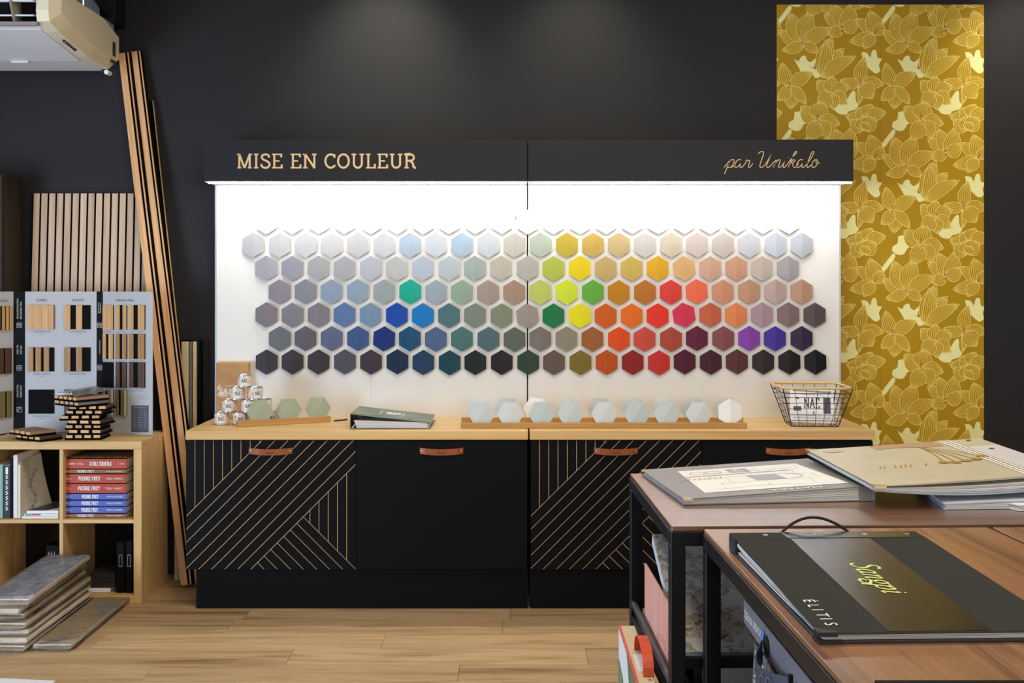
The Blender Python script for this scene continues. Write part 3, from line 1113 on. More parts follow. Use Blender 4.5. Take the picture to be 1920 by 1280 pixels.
names = ['lowest', 'second lowest', 'third lowest', 'fourth lowest', 'fifth lowest', 'second topmost']
z = 0.001
for i in range(6):
    dx = (.0, .008, -.008, .004, -.018, -.022)[i]
    floor_board('cream-edged flooring plank, %s in the tall pile on the floor' % names[i], -2.19 + dx, -2.015 + dx + (.012 if i == 2 else 0), 4.42 + .01 * (i % 3) - (.0, .01, .0, .0, -.02, .03)[i], 5.09, z, .0295, STONEB, -.012 + .006 * (i % 3), wrap=(i in (0, 3, 4)), tilt=.005 * i)
    z += .031
floor_board('grey-faced flooring plank wrapped in plastic on top of the tall pile', -2.20, -2.005, 4.43, 5.07, z, .034, STONEG, .0, tilt=.034)
floor_board('single brown-grey stone-look plank lying alone beside the tall pile', -1.996, -1.838, 4.44, 5.095, 0.001, .028, STONEB, .005)

# ------------------------------------------------------------------ folding sample display
BZ = 0.7755
BOARDW = mat('display_white', C(182, 182, 184), 0.5, 0.3)
db = thing('sample_display_board', 'white folding display board with wood slat samples standing on the bookcase', 'display board', (xa(130, 5.4), 5.4, BZ))
YM = 5.415
zt = za(546, YM)
HH = zt - BZ - .002
FR = {}


def panel(key, A, B, sub):
    """upright board from A to B (plan)"""
    A, B = Vector((A[0], A[1], BZ + .001)), Vector((B[0], B[1], BZ + .001))
    d = (B - A).normalized()
    n = Vector((d.y, -d.x, 0))
    if n.y > 0:
        n = -n
    m = MB()
    m.prism([A, B, B - n * .008, A - n * .008], (0, 0, HH))
    o = part('panel' if sub is BOARDW else 'spine', m, sub, db, bevel=.0008)
    FR[key] = (Frame(A, d, (0, 0, 1), lift=.0008), (B - A).length, o)
    return o


Xm0, Xm1 = xa(47, YM), xa(181, YM)
Xs1 = xa(192.5, YM - .005)
Xr = (xa(285, 5.3), 5.3)
Xl0 = xa(26, YM)
SPN = mat('spine_black', C(22, 21, 21), 0.7, .1)
panel('m', (Xm0, YM), (Xm1, YM), BOARDW)
panel('s2', (Xm1 + .001, YM), (Xs1, YM - .005), SPN)
panel('r', (Xs1 + .001, YM - .006), Xr, BOARDW)
panel('s1', (Xl0, YM), (Xm0 - .001, YM), SPN)
panel('l', (-2.63, 5.265), (Xl0 - .001, YM - .001), BOARDW)
OA = noise_mat('sample_oak', [C(190, 142, 88), C(214, 170, 114)], (60, 60, 2), .5)
OB = noise_mat('sample_oak_mid', [C(150, 108, 62), C(182, 138, 86)], (60, 60, 2), .5)
DK = noise_mat('sample_walnut', [C(66, 44, 32), C(96, 66, 48)], (60, 60, 2), .5)
GY = mat('sample_grey_strip', C(128, 130, 132), .5)
OL = noise_mat('sample_olive', [C(104, 90, 52), C(132, 116, 72)], (60, 60, 2), .5)
TN = mat('sample_tan', C(206, 190, 150), .5)
K = mat('sample_black', C(9, 9, 11), .7, .1)


def sample(key, u0, u1, v0, v1, strips, d=.012):
    fr, Wd, panel_o = FR[key]
    m = MB()
    m.hexa([fr(u0, v0, 0), fr(u1, v0, 0), fr(u1, v0, .004), fr(u0, v0, .004), fr(u0, v1, 0), fr(u1, v1, 0), fr(u1, v1, .004), fr(u0, v1, .004)])
    s_ = part('wood_sample', m, K, db)
    tot = sum(wd for wd, _ in strips)
    x = u0
    for wd, mm in strips:
        wu = (u1 - u0) * wd / tot
        if mm is not K:
            m = MB()
            a, b = x + .0004, x + wu - .0004
            m.hexa([fr(a, v0, .004), fr(b, v0, .004), fr(b, v0, d), fr(a, v0, d), fr(a, v1, .004), fr(b, v1, .004), fr(b, v1, d), fr(a, v1, d)])
            part('slat', m, mm, s_, bevel=.0006)
        x += wu
    return s_


def mu(px):
    return xa(px, YM) - Xm0


def mv(py):
    return za(py, YM) - BZ - .001


txt = MB()
grey = MB()
fm = FR['m'][0]
for (a, b, c, d, st) in ((54, 102, 617, 572, [(11, OA), (15, OA), (14, OA), (8, OA)]),
                         (122, 170, 617, 572, [(11, OA), (10, K), (11, OA), (14, K)]),
                         (54, 102, 696, 651, [(10, OB), (4, K), (10, OB), (5, K), (10, OB), (8, K)]),
                         (122, 170, 696, 651, [(11, OB), (10, K), (11, OB), (14, K)]),
                         (54, 102, 775, 730, [(1, K)]),
                         (122, 170, 775, 730, [(11, DK), (10, K), (11, DK), (14, K)])):
    sample('m', mu(a), mu(b), mv(c), mv(d), st)
    smear(grey, fm, mu(a + 9), mu(b - 7), mv(c + 6), .006, 9)
    smear(grey, fm, mu(a + 20), mu(b - 17), mv(c + 10), .004, 3)
sans(txt, fm, 'DARU', mu(69), mv(565), mu(88) - mu(69), .014)
sans(txt, fm, 'HUGO', mu(136), mv(565), mu(158) - mu(136), .014)
# right wing
fr_, Wr, _ = FR['r']


def ru(px):
    return Wr * (px - 193.5) / (285 - 193.5)


def rv(py, px=240):
    f = (px - 193.5) / 91.5
    Yq = 5.409 + (5.3 - 5.409) * f
    return za(py, Yq) - BZ - .001


cols = ((195, 214.5), (219.5, 239.5), (244, 273))
rws = ((618, 572), (673, 626), (727, 679), (779, 731))
sm = {(0, 0): [(1, OA), (1.1, OA)], (0, 1): [(9, OA), (6, K), (8, OA)], (0, 2): [(11, OA), (10, K), (15, OA)],
      (1, 0): [(7, OA), (5, K), (9, OA)], (1, 1): [(9, OB), (6, K), (9, OB)], (1, 2): [(11, OB), (10, K), (15, OB)],
      (2, 0): [(1, K)], (2, 1): [(9, DK), (5, K), (9, DK)], (2, 2): [(11, DK), (10, K), (15, DK)],
      (3, 0): [(7, GY), (5, K), (8, GY), (5, TN)], (3, 1): [(7, OL), (5, K), (8, OL), (5, TN)]}
for (r, c), st in sm.items():
    a, b = cols[c]
    q, p = rws[r]
    sample('r', ru(a), ru(b), rv(q, b), rv(p, b), st, .008)
    smear(grey, fr_, ru(a + 2), ru(b - 2), rv(q + 4, b), .003, 6)
for r in range(3):
    grey.quad(fr_(ru(195), rv(rws[r][0] + 6)), fr_(ru(275), rv(rws[r][0] + 6)), fr_(ru(275), rv(rws[r][0] + 5.4)), fr_(ru(195), rv(rws[r][0] + 5.4)))
sans(txt, fr_, 'FINISHING TRIMS', ru(219), rv(565), ru(252) - ru(219), .010)
txt.quad(fr_(ru(247), rv(810, 250)), fr_(ru(279), rv(810, 279)), fr_(ru(279), rv(760, 279)), fr_(ru(247), rv(760, 250)), 1)
for k in range(9):
    for (a, b) in ((249, 256), (260, 267), (270, 276)):
        smear(grey, Frame(fr_.o, fr_.ux, fr_.uy, .0016), ru(a), ru(b), rv(802, 265) + k * .0125, .004, 3)
smear(grey, Frame(fr_.o, fr_.ux, fr_.uy, .0016), ru(254), ru(272), rv(765, 265), .005, 6)
for (x0, x1) in ((249, 258), (261, 268), (270, 277)):
    ribbon(grey, fr_, [(ru(x0), rv(746)), (ru(x1), rv(746)), (ru(x1), rv(739)), (ru(x0), rv(739))], .0012, closed=True)
# left wing
fl, Wl, _ = FR['l']


def lu(px):
    k = (px - CX) / F
    # intersection of the sight line with the board
    dx, dy = Xl0 + 2.63, YM - 5.265
    s_ = (k * 5.265 + 2.63) / (dx - k * dy)
    return s_ * Wl


for (q, p, st) in ((619, 574, [(5, OA), (2, K), (3, K), (6, OA), (3, K), (6, OA), (2, K), (5, OA)]), (701, 653, [(7, DK), (2, K), (8, DK)]), (783, 734, [(3, K), (7, OL), (2, K), (7, OL)])):
    sample('l', lu(-6), lu(20.5), za(q, 5.37) - BZ, za(p, 5.37) - BZ, st)
    smear(grey, fl, lu(1), lu(17), za(q + 5, 5.38) - BZ, .004, 6)
sans(txt, fl, 'BALZAC', lu(2), za(566, 5.39) - BZ, lu(16) - lu(2), .013)
part('lettering', txt, [INK, mat('table_print', C(78, 80, 86), .6)], db)
part('fine_print', grey, GREYINK, db)
wt = MB()
# writing that runs up the two black spines
for key, xc, lines in (('s1', 36, ((645, (560, 598), ('SOUNDPROOFING', 'PROPERTIES')), (0, (647, 664), ('EASY TO', 'INSTALL')), (0, (722, 745), ('SCRATCH', 'RESISTANT')))),
                       ('s2', 187, ((0, (567, 587), ('ECO', 'FRIENDLY')), (0, (638, 664), ('WATERPROOF',))))):
    f0, wS, _ = FR[key]
    f = Frame(f0.o, f0.uy, -f0.ux, .0008)
    f.n = f0.n
    for _, (p, q), words in lines:
        for j, wd in enumerate(words):
            u = za(q, YM) - BZ
            lw = za(p, YM) - za(q, YM)
            if j and len(words) > 1 and len(wd) < len(words[0]):
                lw *= .85
            sans(wt, f, wd, u, -wS * (.42 if j == 0 else .72) if len(words) > 1 else -wS * .6, lw, .0085 if key == 's1' else .006)
    for pc in ((610, 690, 768) if key == 's1' else (610, 689)):
        v = za(pc, YM) - BZ
        s_ = .012
        cu = wS * .5
        ribbon(wt, f0, [(cu - s_, v - s_), (cu + s_, v - s_), (cu + s_, v + s_), (cu - s_, v + s_)], .0016, closed=True)
        if pc in (768,):
            ribbon(wt, f0, [(cu - .008, v - .006), (cu - .002, v + .002), (cu + .006, v + .007)], .003)
        else:
            ribbon(wt, f0, arc(cu - .003, v + .001, .0055, .0055, 0, 330, 10), .002)
            ribbon(wt, f0, [(cu + .005, v - .007), (cu + .006, v + .005)], .002)
part('spine_lettering', wt, mat('spine_white', C(206, 206, 206), .6), db)

# ------------------------------------------------------------------ loose slat samples on the bookcase
ENDW = noise_mat('slat_end', [C(200, 150, 100), C(226, 186, 138)], (80, 80, 80), .7, vary=.12)
SDARK = noise_mat('slat_dark', [C(60, 46, 36), C(84, 66, 52)], (50, 2, 50), .6)


def slat_sample(label, cx, cy, z, wd, ln, rz, n=4, th=.022, top=None, flip=False, tilt=0.0, group='slat samples piled on the bookcase'):
    t = thing('slat_sample', label, 'sample', M=Matrix.Translation((cx, cy, z)) @ Matrix.Rotation(rz, 4, 'Z') @ Matrix.Rotation(tilt, 4, 'Y'), group=group)
    p = wd / n
    sw = p * .68
    m = MB()
    if flip:
        m.box(-wd / 2, wd / 2, 0, ln, th * .6, th)
    else:
        m.box(-wd / 2, wd / 2, 0, ln, 0, th * .42)
    part('felt_backing', m, FELT, t, world=False)
    for i in range(n):
        a = -wd / 2 + (p - sw) / 2 + i * p
        m = MB()
        za_, zb_ = (0, th * .6) if flip else (th * .42, th)
        m.box(a, a + sw, -.001, ln, za_, zb_, 0)
        if top:
            m.box(a - .0003, a + sw + .0003, .001, ln + .0005, za_ - .0001, zb_ + .0003, 1)
        part('slat', m, [ENDW, top or SDARK], t, world=False)
    return t


tk = .0225
zz = BZ + .001
yy = 5.155
cxp = xa(158, 5.17)
ords = ['lowest', 'second lowest', 'third lowest', 'fourth from the bottom', 'fifth from the bottom', 'sixth from the bottom', 'seventh from the bottom']
spec = [(.0, .155, .03, 4), (.006, .15, -.02, 3), (-.004, .155, .05, 4), (.006, .16, -.12, 3), (-.016, .17, .16, 4), (0.0, .165, -.02, 4), (.022, .165, .04, 4)]
for i, (dx, wd, rz, n) in enumerate(spec):
    slat_sample('black slat sample with wooden strip ends, %s in the leaning pile' % ords[i], cxp + dx, yy + .006 * (i % 3), zz, wd + .02, .13, rz, n, tk, SDARK)
    zz += tk + .0008
SLTOP = noise_mat('sample_side', [C(150, 112, 84), C(176, 138, 106)], (40, 2, 40), .5)
slat_sample('wide slat sample with pale strip ends, under the topmost one of the pile', cxp - .075, yy - .01, zz, .2, .16, -.62, 5, tk + .001, mat('grey_side', C(120, 122, 124), .4))
zz += tk + .0018
slat_sample('wide slat sample with brown strips, topmost in the pile under the leaflet', cxp - .08, yy - .012, zz, .2, .17, -.64, 5, tk + .001, SLTOP)
zz += tk + .0018
t = thing('leaflet', 'glossy grey leaflet with a wavy white edge lying on the slat sample pile', 'leaflet', M=Matrix.Translation((cxp - .085, yy - .01, zz)) @ Matrix.Rotation(-.64, 4, 'Z'))
m = MB()
rings = []
for k in range(9):
    x = -.1 + .2 * k / 8
    h = .004 + .014 * math.sin(math.pi * k / 8) ** 1.0
    rings.append([(x, -.004, h), (x, .165, h + .016), (x, .165, h + .0175), (x, -.004, h + .0015)])
m.loft(rings)
part('cover', m, mat('leaflet_gloss', C(108, 106, 106), .22, .6), t, world=False, smooth=True)
m = MB()
fr = Frame((-.07, -.006, 0.0), (1, 0, 0), (0, 0, 1), lift=.0)
pts = []
for k in range(6):
    b = .003 + k * .0015
    pts += [(k * .026, b), (k * .026, b + .008), (k * .026 + .013, b + .009), (k * .026 + .013, b + .001)]
ribbon(m, fr, pts, .0035)
part('wavy_edge', m, WINK, t, world=False)
zz = BZ + .001
slat_sample('black slat sample lying under another at the left end of the bookcase', xa(58, 5.16), 5.13, zz, .19, .12, -.55, 4, tk, SDARK, group='two slat samples left of the pile')
slat_sample('brown-topped slat sample lying on another at the left end of the bookcase', xa(42, 5.16), 5.135, zz + tk + .001, .19, .13, -.62, 4, tk, SLTOP, group='two slat samples left of the pile')

# ------------------------------------------------------------------ colour wall: base cabinets
YD = 5.0                      # door fronts
ZT = 0.843                    # worktop
zd0, zd1 = za(1067, YD), za(825, YD)
NAVY = mat('door_black', C(14, 14, 17), 0.55, 0.1)


def clip(poly, a, b, c):
    """keep a*x + b*y <= c"""
    out = []
    for i in range(len(poly)):
        p, q = poly[i], poly[(i + 1) % len(poly)]
        dp, dq = a * p[0] + b * p[1] - c, a * q[0] + b * q[1] - c
        if dp <= 0:
            out.append(p)
        if dp * dq < 0:
            t = dp / (dp - dq)
            out.append((p[0] + (q[0] - p[0]) * t, p[1] + (q[1] - p[1]) * t))
    return out


def strips(poly, n, cs, hw=0.62):
    """cut a polygon by the parallel lines n.p = c and leave a groove at each"""
    cs = [-1e6] + list(cs) + [1e6]
    res = []
    for i in range(len(cs) - 1):
        q = clip(poly, n[0], n[1], cs[i + 1] - hw)
        if len(q) > 2:
            q = clip(q, -n[0], -n[1], -(cs[i] + hw))
        if len(q) > 2:
            res.append(q)
    return res


def pattern():
    """the marquetry of the left patterned door, in its own pixels (349..667 x 825..1067)"""
    R_ = [(349, 825), (667, 825), (667, 1067), (349, 1067)]
    r2 = math.sqrt(2)
    d, e = (1 / r2, 1 / r2), (1 / r2, -1 / r2)
    g = 0.62
    c0, c9 = 1316.7 / r2, 1537 / r2
    A = clip(R_, d[0], d[1], c0 - g)
    Bp = clip(clip(R_, -d[0], -d[1], -(c0 + g)), d[0], d[1], c9 - g)
    Cp = clip(R_, -d[0], -d[1], -(c9 + g))
    ce = -400 / r2
    D = clip(Cp, e[0], e[1], ce - g)
    E = clip(Cp, -e[0], -e[1], -(ce + g))
    out = strips(A, (1, 0), [365.4 + 17.25 * k for k in range(9)])
    out += strips(Bp, d, [c0 + (c9 - c0) * k / 9 for k in range(1, 9)])
    out += strips(D, e, [ce - 24.5 * k / r2 for k in range(8, 0, -1)])
    out += strips(E, (1, 0), [581, 598, 615.4, 632.7, 650])
    return out


def cabinet(name, label, p0, p1, patterned, hx, off=0.0):
    x0, x1 = xa(p0, YD), xa(p1, YD)
    t = thing(name, label, 'cabinet', ((x0 + x1) / 2, 5.25, zd0))
    m = MB()
    m.box(x0 + .001, x1 - .001, YD + .02, 5.468, zd0 + .002, zd1 - .001)
    part('carcass', m, BLACK, t)
    m = MB()
    m.box(x0 + .0012, x1 - .0012, YD + .0015 if patterned else YD, YD + .019, zd0, zd1 - .003)
    d = part('drawer_front', m, GOLD if patterned else NAVY, t, bevel=0 if patterned else .001, label='plain black front' if not patterned else 'black front inlaid with gold lines')
    if patterned:
        sx = (p1 - p0) / 318.0
        for q in pattern():
            m = MB()
            m.prism([(xa(p0 + (u - 349) * sx, YD), YD, za(v, YD)) for u, v in q], (0, .004, 0))
            part('strip', m, NAVY, d)
    # leather pull
    z = za(845.5, YD)
    xc = xa(hx, YD)
    m = MB()
    top, bot = [], []
    for k in range(9):
        f = k / 8 * 2 - 1
        y = YD - .003 - .016 * (1 - f ** 4)
        zz = z - .006 * (1 - f * f) * 1.0 + .002
        top.append([(xc + f * .102, y, zz + .0155), (xc + f * .102, y, zz - .0135), (xc + f * .102, y + .003, zz - .0135), (xc + f * .102, y + .003, zz + .0155)])
    m.loft(top)
    h = part('handle', m, LEATHER, t, label='tan leather pull', bevel=.0006)
    for s_ in (-1, 1):
        m = MB()
        m.M = Matrix.Translation((xc + s_ * .092, YD - .0055, z + .003)) @ Matrix.Rotation(math.pi / 2, 4, 'X')
        m.lathe([(.0055, 0), (.005, .002), (.002, .0035), (0.0002, .0036)], n=10)
        part('rivet', m, BRASS, h, smooth=True)
    m = MB()
    f = Frame((xc - .018, YD - .0215, z - .008), (1, 0, 0), (0, 0, 1))
    smear(m, f, 0, .036, 0, .007, 7)
    part('embossing', m, mat('leather_dark', C(104, 52, 22), .6), h)
    return t


cabinet('base_cabinet', 'black base cabinet with gold line marquetry at the left end of the counter', 349, 667, True, 507.5)
cabinet('base_cabinet', 'plain black base cabinet with a leather pull under the green binder', 668, 989, False, 828)
cabinet('base_cabinet', 'black base cabinet with gold line marquetry, partly behind the far table', 995, 1315.5, True, 1155)
cabinet('base_cabinet', 'plain black base cabinet at the right end, mostly behind the table', 1316.5, 1637, False, 1477)
for p0, p1, lb in ((368, 989.5, 'black plinth under the left pair of base cabinets'), (993.5, 1622, 'black plinth under the right pair of base cabinets')):
    m = MB()
    m.box(xa(p0, 5.03), xa(p1, 5.03), 5.03, 5.46, 0.0, zd0 - .001)
    solo('plinth', m, BLACK, lb, 'plinth', group='plinths of the counter', bevel=.001)
# worktops
for p0, p1, lb in ((347.5, 990.2, 'left light oak worktop with the paint cans and green binder'), (993.2, 1640.5, 'right light oak worktop with the wire basket on it')):
    m = MB()
    m.box(xa(p0, 4.985), xa(p1, 4.985), 4.985, 5.49, ZT - .0415, ZT)
    solo('worktop', m, noise_mat('worktop_oak', [C(190, 149, 90), C(210, 171, 112), C(219, 183, 124)], (1.0, 30, 30), 0.42, 0.4), lb, 'worktop', group='oak worktops of the counter', bevel=.0015)

# ------------------------------------------------------------------ colour wall: back boards
YP = 5.47
ZP = za(339.5, 5.28) - .0012
TRIM = mat('alu_trim', C(170, 170, 172), .35, .5, .6)
for cuts, lb in (((404.5, 695, 988), 'left white back board of the colour display, carrying the blue and grey tiles'), ((990.2, 1280, 1575), 'right white back board of the colour display, carrying the red and yellow tiles')):
    xs = [xa(p, YP) for p in cuts]
    t = thing('display_board', lb, 'display board', ((xs[0] + xs[2]) / 2, YP + .01, ZT))
    for a, b in ((0, 1), (1, 2)):
        m = MB()
        m.box(xs[a] + (.0002 if a else .0), xs[b] - (.0002 if b == 1 else .0006), YP, YP + .016, ZT + .0005, ZP - .002)
        part('board', m, WHITE, t)
    m = MB()
    e = xs[0] if cuts[0] < 900 else xs[2]
    m.box(e - .004, e + .004, YP - .0015, YP + .018, ZT + .0005, ZP - .001)
    part('edge_trim', m, TRIM, t)
    m = MB()
    m.box(xs[0] + .01, xs[2] - .01, YP + .017, WY - .01, ZT + .002, ZP - .002)
    part('rear_frame', m, BLACK, t)
m = MB()
m.box(xa(967, YP) - .0016, xa(967, YP) + .0016, YP - .004, YP - .0005, za(412, YP), za(406, YP))
solo('hook', m, INK, 'tiny dark hook on the white back board beside the centre joint', 'hook')

# header boxes with the light under them
YH = 5.28
hz0, hz1 = za(339.5, YH), za(261.5, YH)
HEAD = mat('header_black', C(36, 36, 40), .5, .2)
LED = mat('led_diffuser', C(255, 255, 255), .5, emit=(0.93, 0.96, 1.0, 1), estr=LED_POWER)
LETTER = mat('letter_gold', C(220, 188, 138), .5, .35)
for p0, p1, l0, l1, lb in ((382.5, 988.6, 398, 988, 'left black header box lettered in gold capitals above the colour tiles'), (990, 1600, 990.5, 1588, 'right black header box with gold handwriting above the colour tiles')):
    t = thing('header_box', lb, 'sign', ((xa(p0, YH) + xa(p1, YH)) / 2, YH + .1, hz0))
    m = MB()
    m.box(xa(p0, YH), xa(p1, YH), YH, WY - .006, hz0, hz1)
    part('box', m, HEAD, t, bevel=.001)
    m = MB()
    m.box(xa(p0, YH) + .002, xa(p1, YH) - .002, YH + .004, 5.468, hz0 - .003, hz0 - .0008)
    part('underside', m, mat('gloss_white', C(244, 244, 244), .4), t, label='white underside')
    m = MB()
    m.box(max(xa(p0, YH) + .02, xa(404.5, YP)), min(xa(p1, YH) - .003, xa(1575, YP)), 5.285, 5.30, hz0 - .010, hz0 - .0035)
    part('light_strip', m, LED, t, label='glowing white light strip')
    m = MB()
    if p0 < 900:
        fr = Frame((xa(444, YH), YH, za(315.5, YH)), (1, 0, 0), (0, 0, 1), lift=.001)
        slab(m, fr, 'MISE EN COULEUR', 0, 0, xa(780.5, YH) - xa(444, YH), za(288, YH) - za(315.5, YH), .135)
    else:
        k = 1 / 6.857
        sc = YH / F
        fr = Frame((xa(1340, YH), YH, za(250, YH)), (1, 0, 0), (0, 0, 1), lift=.001)
        for st in ([(122, 437), (165, 385), (203, 335)], [(203, 335), (165, 425), (125, 522)],
                   [(172, 405), (205, 350), (235, 336), (250, 352), (240, 390), (210, 430), (175, 440), (160, 432)], [(205, 437), (240, 425), (262, 400)],
                   [(345, 348), (315, 335), (280, 360), (258, 405), (267, 437), (295, 430), (330, 390), (350, 342)], [(350, 342), (332, 395), (326, 430), (345, 437), (375, 410), (400, 368), (412, 335)],
                   [(412, 335), (420, 350), (450, 350), (440, 395), (432, 430), (448, 437), (470, 415), (490, 385)],
                   [(560, 265), (578, 242), (610, 234), (628, 250), (620, 290), (592, 370), (580, 420), (600, 438), (640, 410), (690, 335), (738, 242)],
                   [(738, 242), (700, 330), (668, 410), (680, 438), (715, 420), (755, 375), (795, 338)],
                   [(795, 338), (775, 390), (752, 437)], [(765, 405), (800, 358), (830, 338), (842, 352), (826, 400), (820, 430), (838, 437), (870, 405), (905, 350)],
                   [(905, 348), (885, 400), (880, 430), (897, 437), (930, 400), (985, 325), (1040, 262), (1055, 240), (1044, 232), (1020, 262), (985, 340), (945, 437)],
                   [(963, 395), (1000, 350), (1020, 338), (1030, 352), (1012, 375), (985, 386)], [(985, 386), (1003, 395), (1012, 428), (1033, 437), (1058, 415), (1078, 385)],
                   [(1140, 348), (1110, 335), (1075, 360), (1055, 405), (1063, 437), (1090, 430), (1125, 390), (1145, 342)], [(1145, 342), (1127, 395), (1121, 430), (1140, 437), (1175, 405)],
                   [(1175, 405), (1225, 340), (1265, 270), (1276, 242), (1262, 233), (1240, 260), (1205, 350), (1187, 410), (1193, 437), (1215, 428), (1243, 400)],
                   [(1310, 335), (1275, 348), (1252, 390), (1252, 428), (1275, 438), (1308, 410), (1324, 365), (1310, 336), (1300, 358), (1312, 385), (1335, 388), (1352, 375)],
                   [(941, 307), (947, 307)]):
            ribbon(m, fr, [(p[0] * k * sc, -p[1] * k * sc) for p in catmull(st, 6)], 11 * k * sc if len(st) > 2 else 11 * k * sc)
    part('lettering', m, LETTER, t, label='gold lettering')

# ------------------------------------------------------------------ hexagonal tiles
RX = 0.0643


def hex_mesh(name, rot=0.0, base=.0085, ridge=.0145):
    """folded hexagon, ridge from the top to the bottom corner; back on y = 0, front towards -y"""
    m = MB()
    P = [(RX * math.cos(math.radians(90 + 60 * k + rot)), RX * math.sin(math.radians(90 + 60 * k + rot))) for k in range(6)]
    dep = [ridge if k in (0, 3) else base for k in range(6)]
    c, s_ = math.cos(math.radians(rot)), math.sin(math.radians(rot))
    e = .0011
    back = [(p[0] * .985, 0, p[1] * .985) for p in P]
    front = [(p[0], -dep[i], p[1]) for i, p in enumerate(P)]
    tl = (P[0][0] - e * c, -ridge + .0002, P[0][1] - e * s_)
    tr = (P[0][0] + e * c, -ridge + .0002, P[0][1] + e * s_)
    bl = (P[3][0] - e * c, -ridge + .0002, P[3][1] - e * s_)
    br = (P[3][0] + e * c, -ridge + .0002, P[3][1] + e * s_)
    vs = back + front[1:3] + front[4:6] + [tl, tr, bl, br]
    # back 0-5, front1=6, front2=7, front4=8, front5=9, tl 10, tr 11, bl 12, br 13
    fs = [(0, 1, 2, 3, 4, 5), (10, 6, 7, 12), (11, 10, 12, 13), (11, 13, 8, 9),
          (0, 10, 11), (3, 13, 12), (0, 1, 6, 10), (1, 2, 7, 6), (2, 3, 12, 7), (3, 4, 8, 13), (4, 5, 9, 8), (5, 0, 11, 9)]
    m.add(vs, fs)
    return m.mesh(name, WHITE)


HEXM = hex_mesh('hexagon_tile')
HEXT = hex_mesh('hexagon_tile_turned', rot=-30)
ROWG = [1.0] * 7          # light on each row relative to white
TILE_K = [1.0] * 7
Wt = (238, 238, 236)
rows = [
    (501, 416, [Wt] * 10 + [(238, 230, 222), (240, 236, 232), (240, 222, 200), (238, 238, 238), (230, 222, 214), (236, 230, 226), Wt, Wt, (235, 230, 225), (236, 236, 240), (236, 236, 240)]),
    (476, 460, [(225, 225, 223), (230, 230, 228), (231, 231, 231), (230, 228, 226), (222, 222, 222), (225, 227, 228), (198, 214, 230), (225, 230, 235), (193, 213, 230), (225, 228, 230), (222, 214, 198),
                (203, 215, 192), (214, 188, 62), (221, 183, 90), (221, 193, 136), (228, 221, 210), (237, 218, 192), (231, 213, 203), (224, 210, 200), (226, 226, 230), (222, 226, 236), (222, 225, 235)]),
    (500.5, 503.5, [(182, 178, 188), (165, 162, 172), (175, 175, 178), (175, 176, 180), (188, 190, 200), (192, 192, 190), (188, 194, 208), (188, 198, 200), (165, 178, 170), (195, 185, 170), (185, 178, 168),
                    (183, 190, 76), (240, 210, 5), (200, 170, 105), (205, 175, 85), (228, 170, 35), (225, 175, 115), (212, 165, 140), (210, 155, 125), (205, 185, 172), (178, 172, 175)]),
    (525, 547, [(142, 136, 146), (135, 138, 146), (140, 155, 178), (140, 158, 175), (150, 160, 160), (0, 165, 140), (150, 165, 175), (140, 165, 145), (160, 145, 132), (160, 135, 112),
                (185, 195, 95), (205, 220, 45), (95, 165, 60), (185, 125, 5), (180, 110, 35), (215, 60, 55), (235, 105, 75), (205, 140, 110), (190, 145, 115), (190, 165, 158), (190, 150, 125)]),
    (500.5, 590.5, [(125, 122, 125), (125, 126, 130), (122, 120, 125), (85, 115, 160), (110, 140, 165), (0, 70, 160), (0, 115, 185), (70, 110, 112), (115, 130, 115), (122, 132, 108), (148, 140, 130),
                    (20, 115, 65), (220, 215, 0), (195, 90, 20), (215, 105, 25), (220, 50, 30), (200, 50, 80), (185, 95, 65), (215, 130, 80), (165, 140, 150), (130, 108, 110), (92, 78, 80)]),
    (525, 634.5, [(105, 112, 112), (92, 92, 97), (90, 100, 125), (60, 85, 130), (10, 45, 110), (20, 75, 110), (75, 98, 128), (70, 110, 105), (78, 102, 108), (92, 98, 85), (118, 110, 102),
                  (138, 130, 108), (150, 92, 45), (215, 75, 20), (195, 75, 62), (165, 70, 50), (95, 28, 55), (130, 75, 75), (130, 65, 165), (65, 50, 150), (55, 38, 68)]),
    (500.5, 678, [(62, 62, 66), (58, 60, 64), (58, 58, 62), (78, 84, 98), (62, 55, 65), (20, 45, 75), (30, 65, 95), (10, 72, 80), (22, 42, 38), (35, 35, 38), (48, 72, 55), (100, 90, 80),
                  (125, 112, 45), (185, 85, 25), (140, 35, 35), (195, 50, 45), (78, 25, 45), (68, 35, 48), (88, 55, 52), (48, 44, 48), (32, 32, 36), (20, 22, 30)]),
]
ORD = ['first', 'second', 'third', 'fourth', 'fifth', 'sixth', 'seventh', 'eighth', 'ninth', 'tenth', 'eleventh', 'twelfth', 'thirteenth', 'fourteenth', 'fifteenth', 'sixteenth',
       'seventeenth', 'eighteenth', 'nineteenth', 'twentieth', 'twenty-first', 'twenty-second']
ROWN = ['top row', 'second row', 'third row', 'middle row', 'fifth row', 'sixth row', 'bottom row']


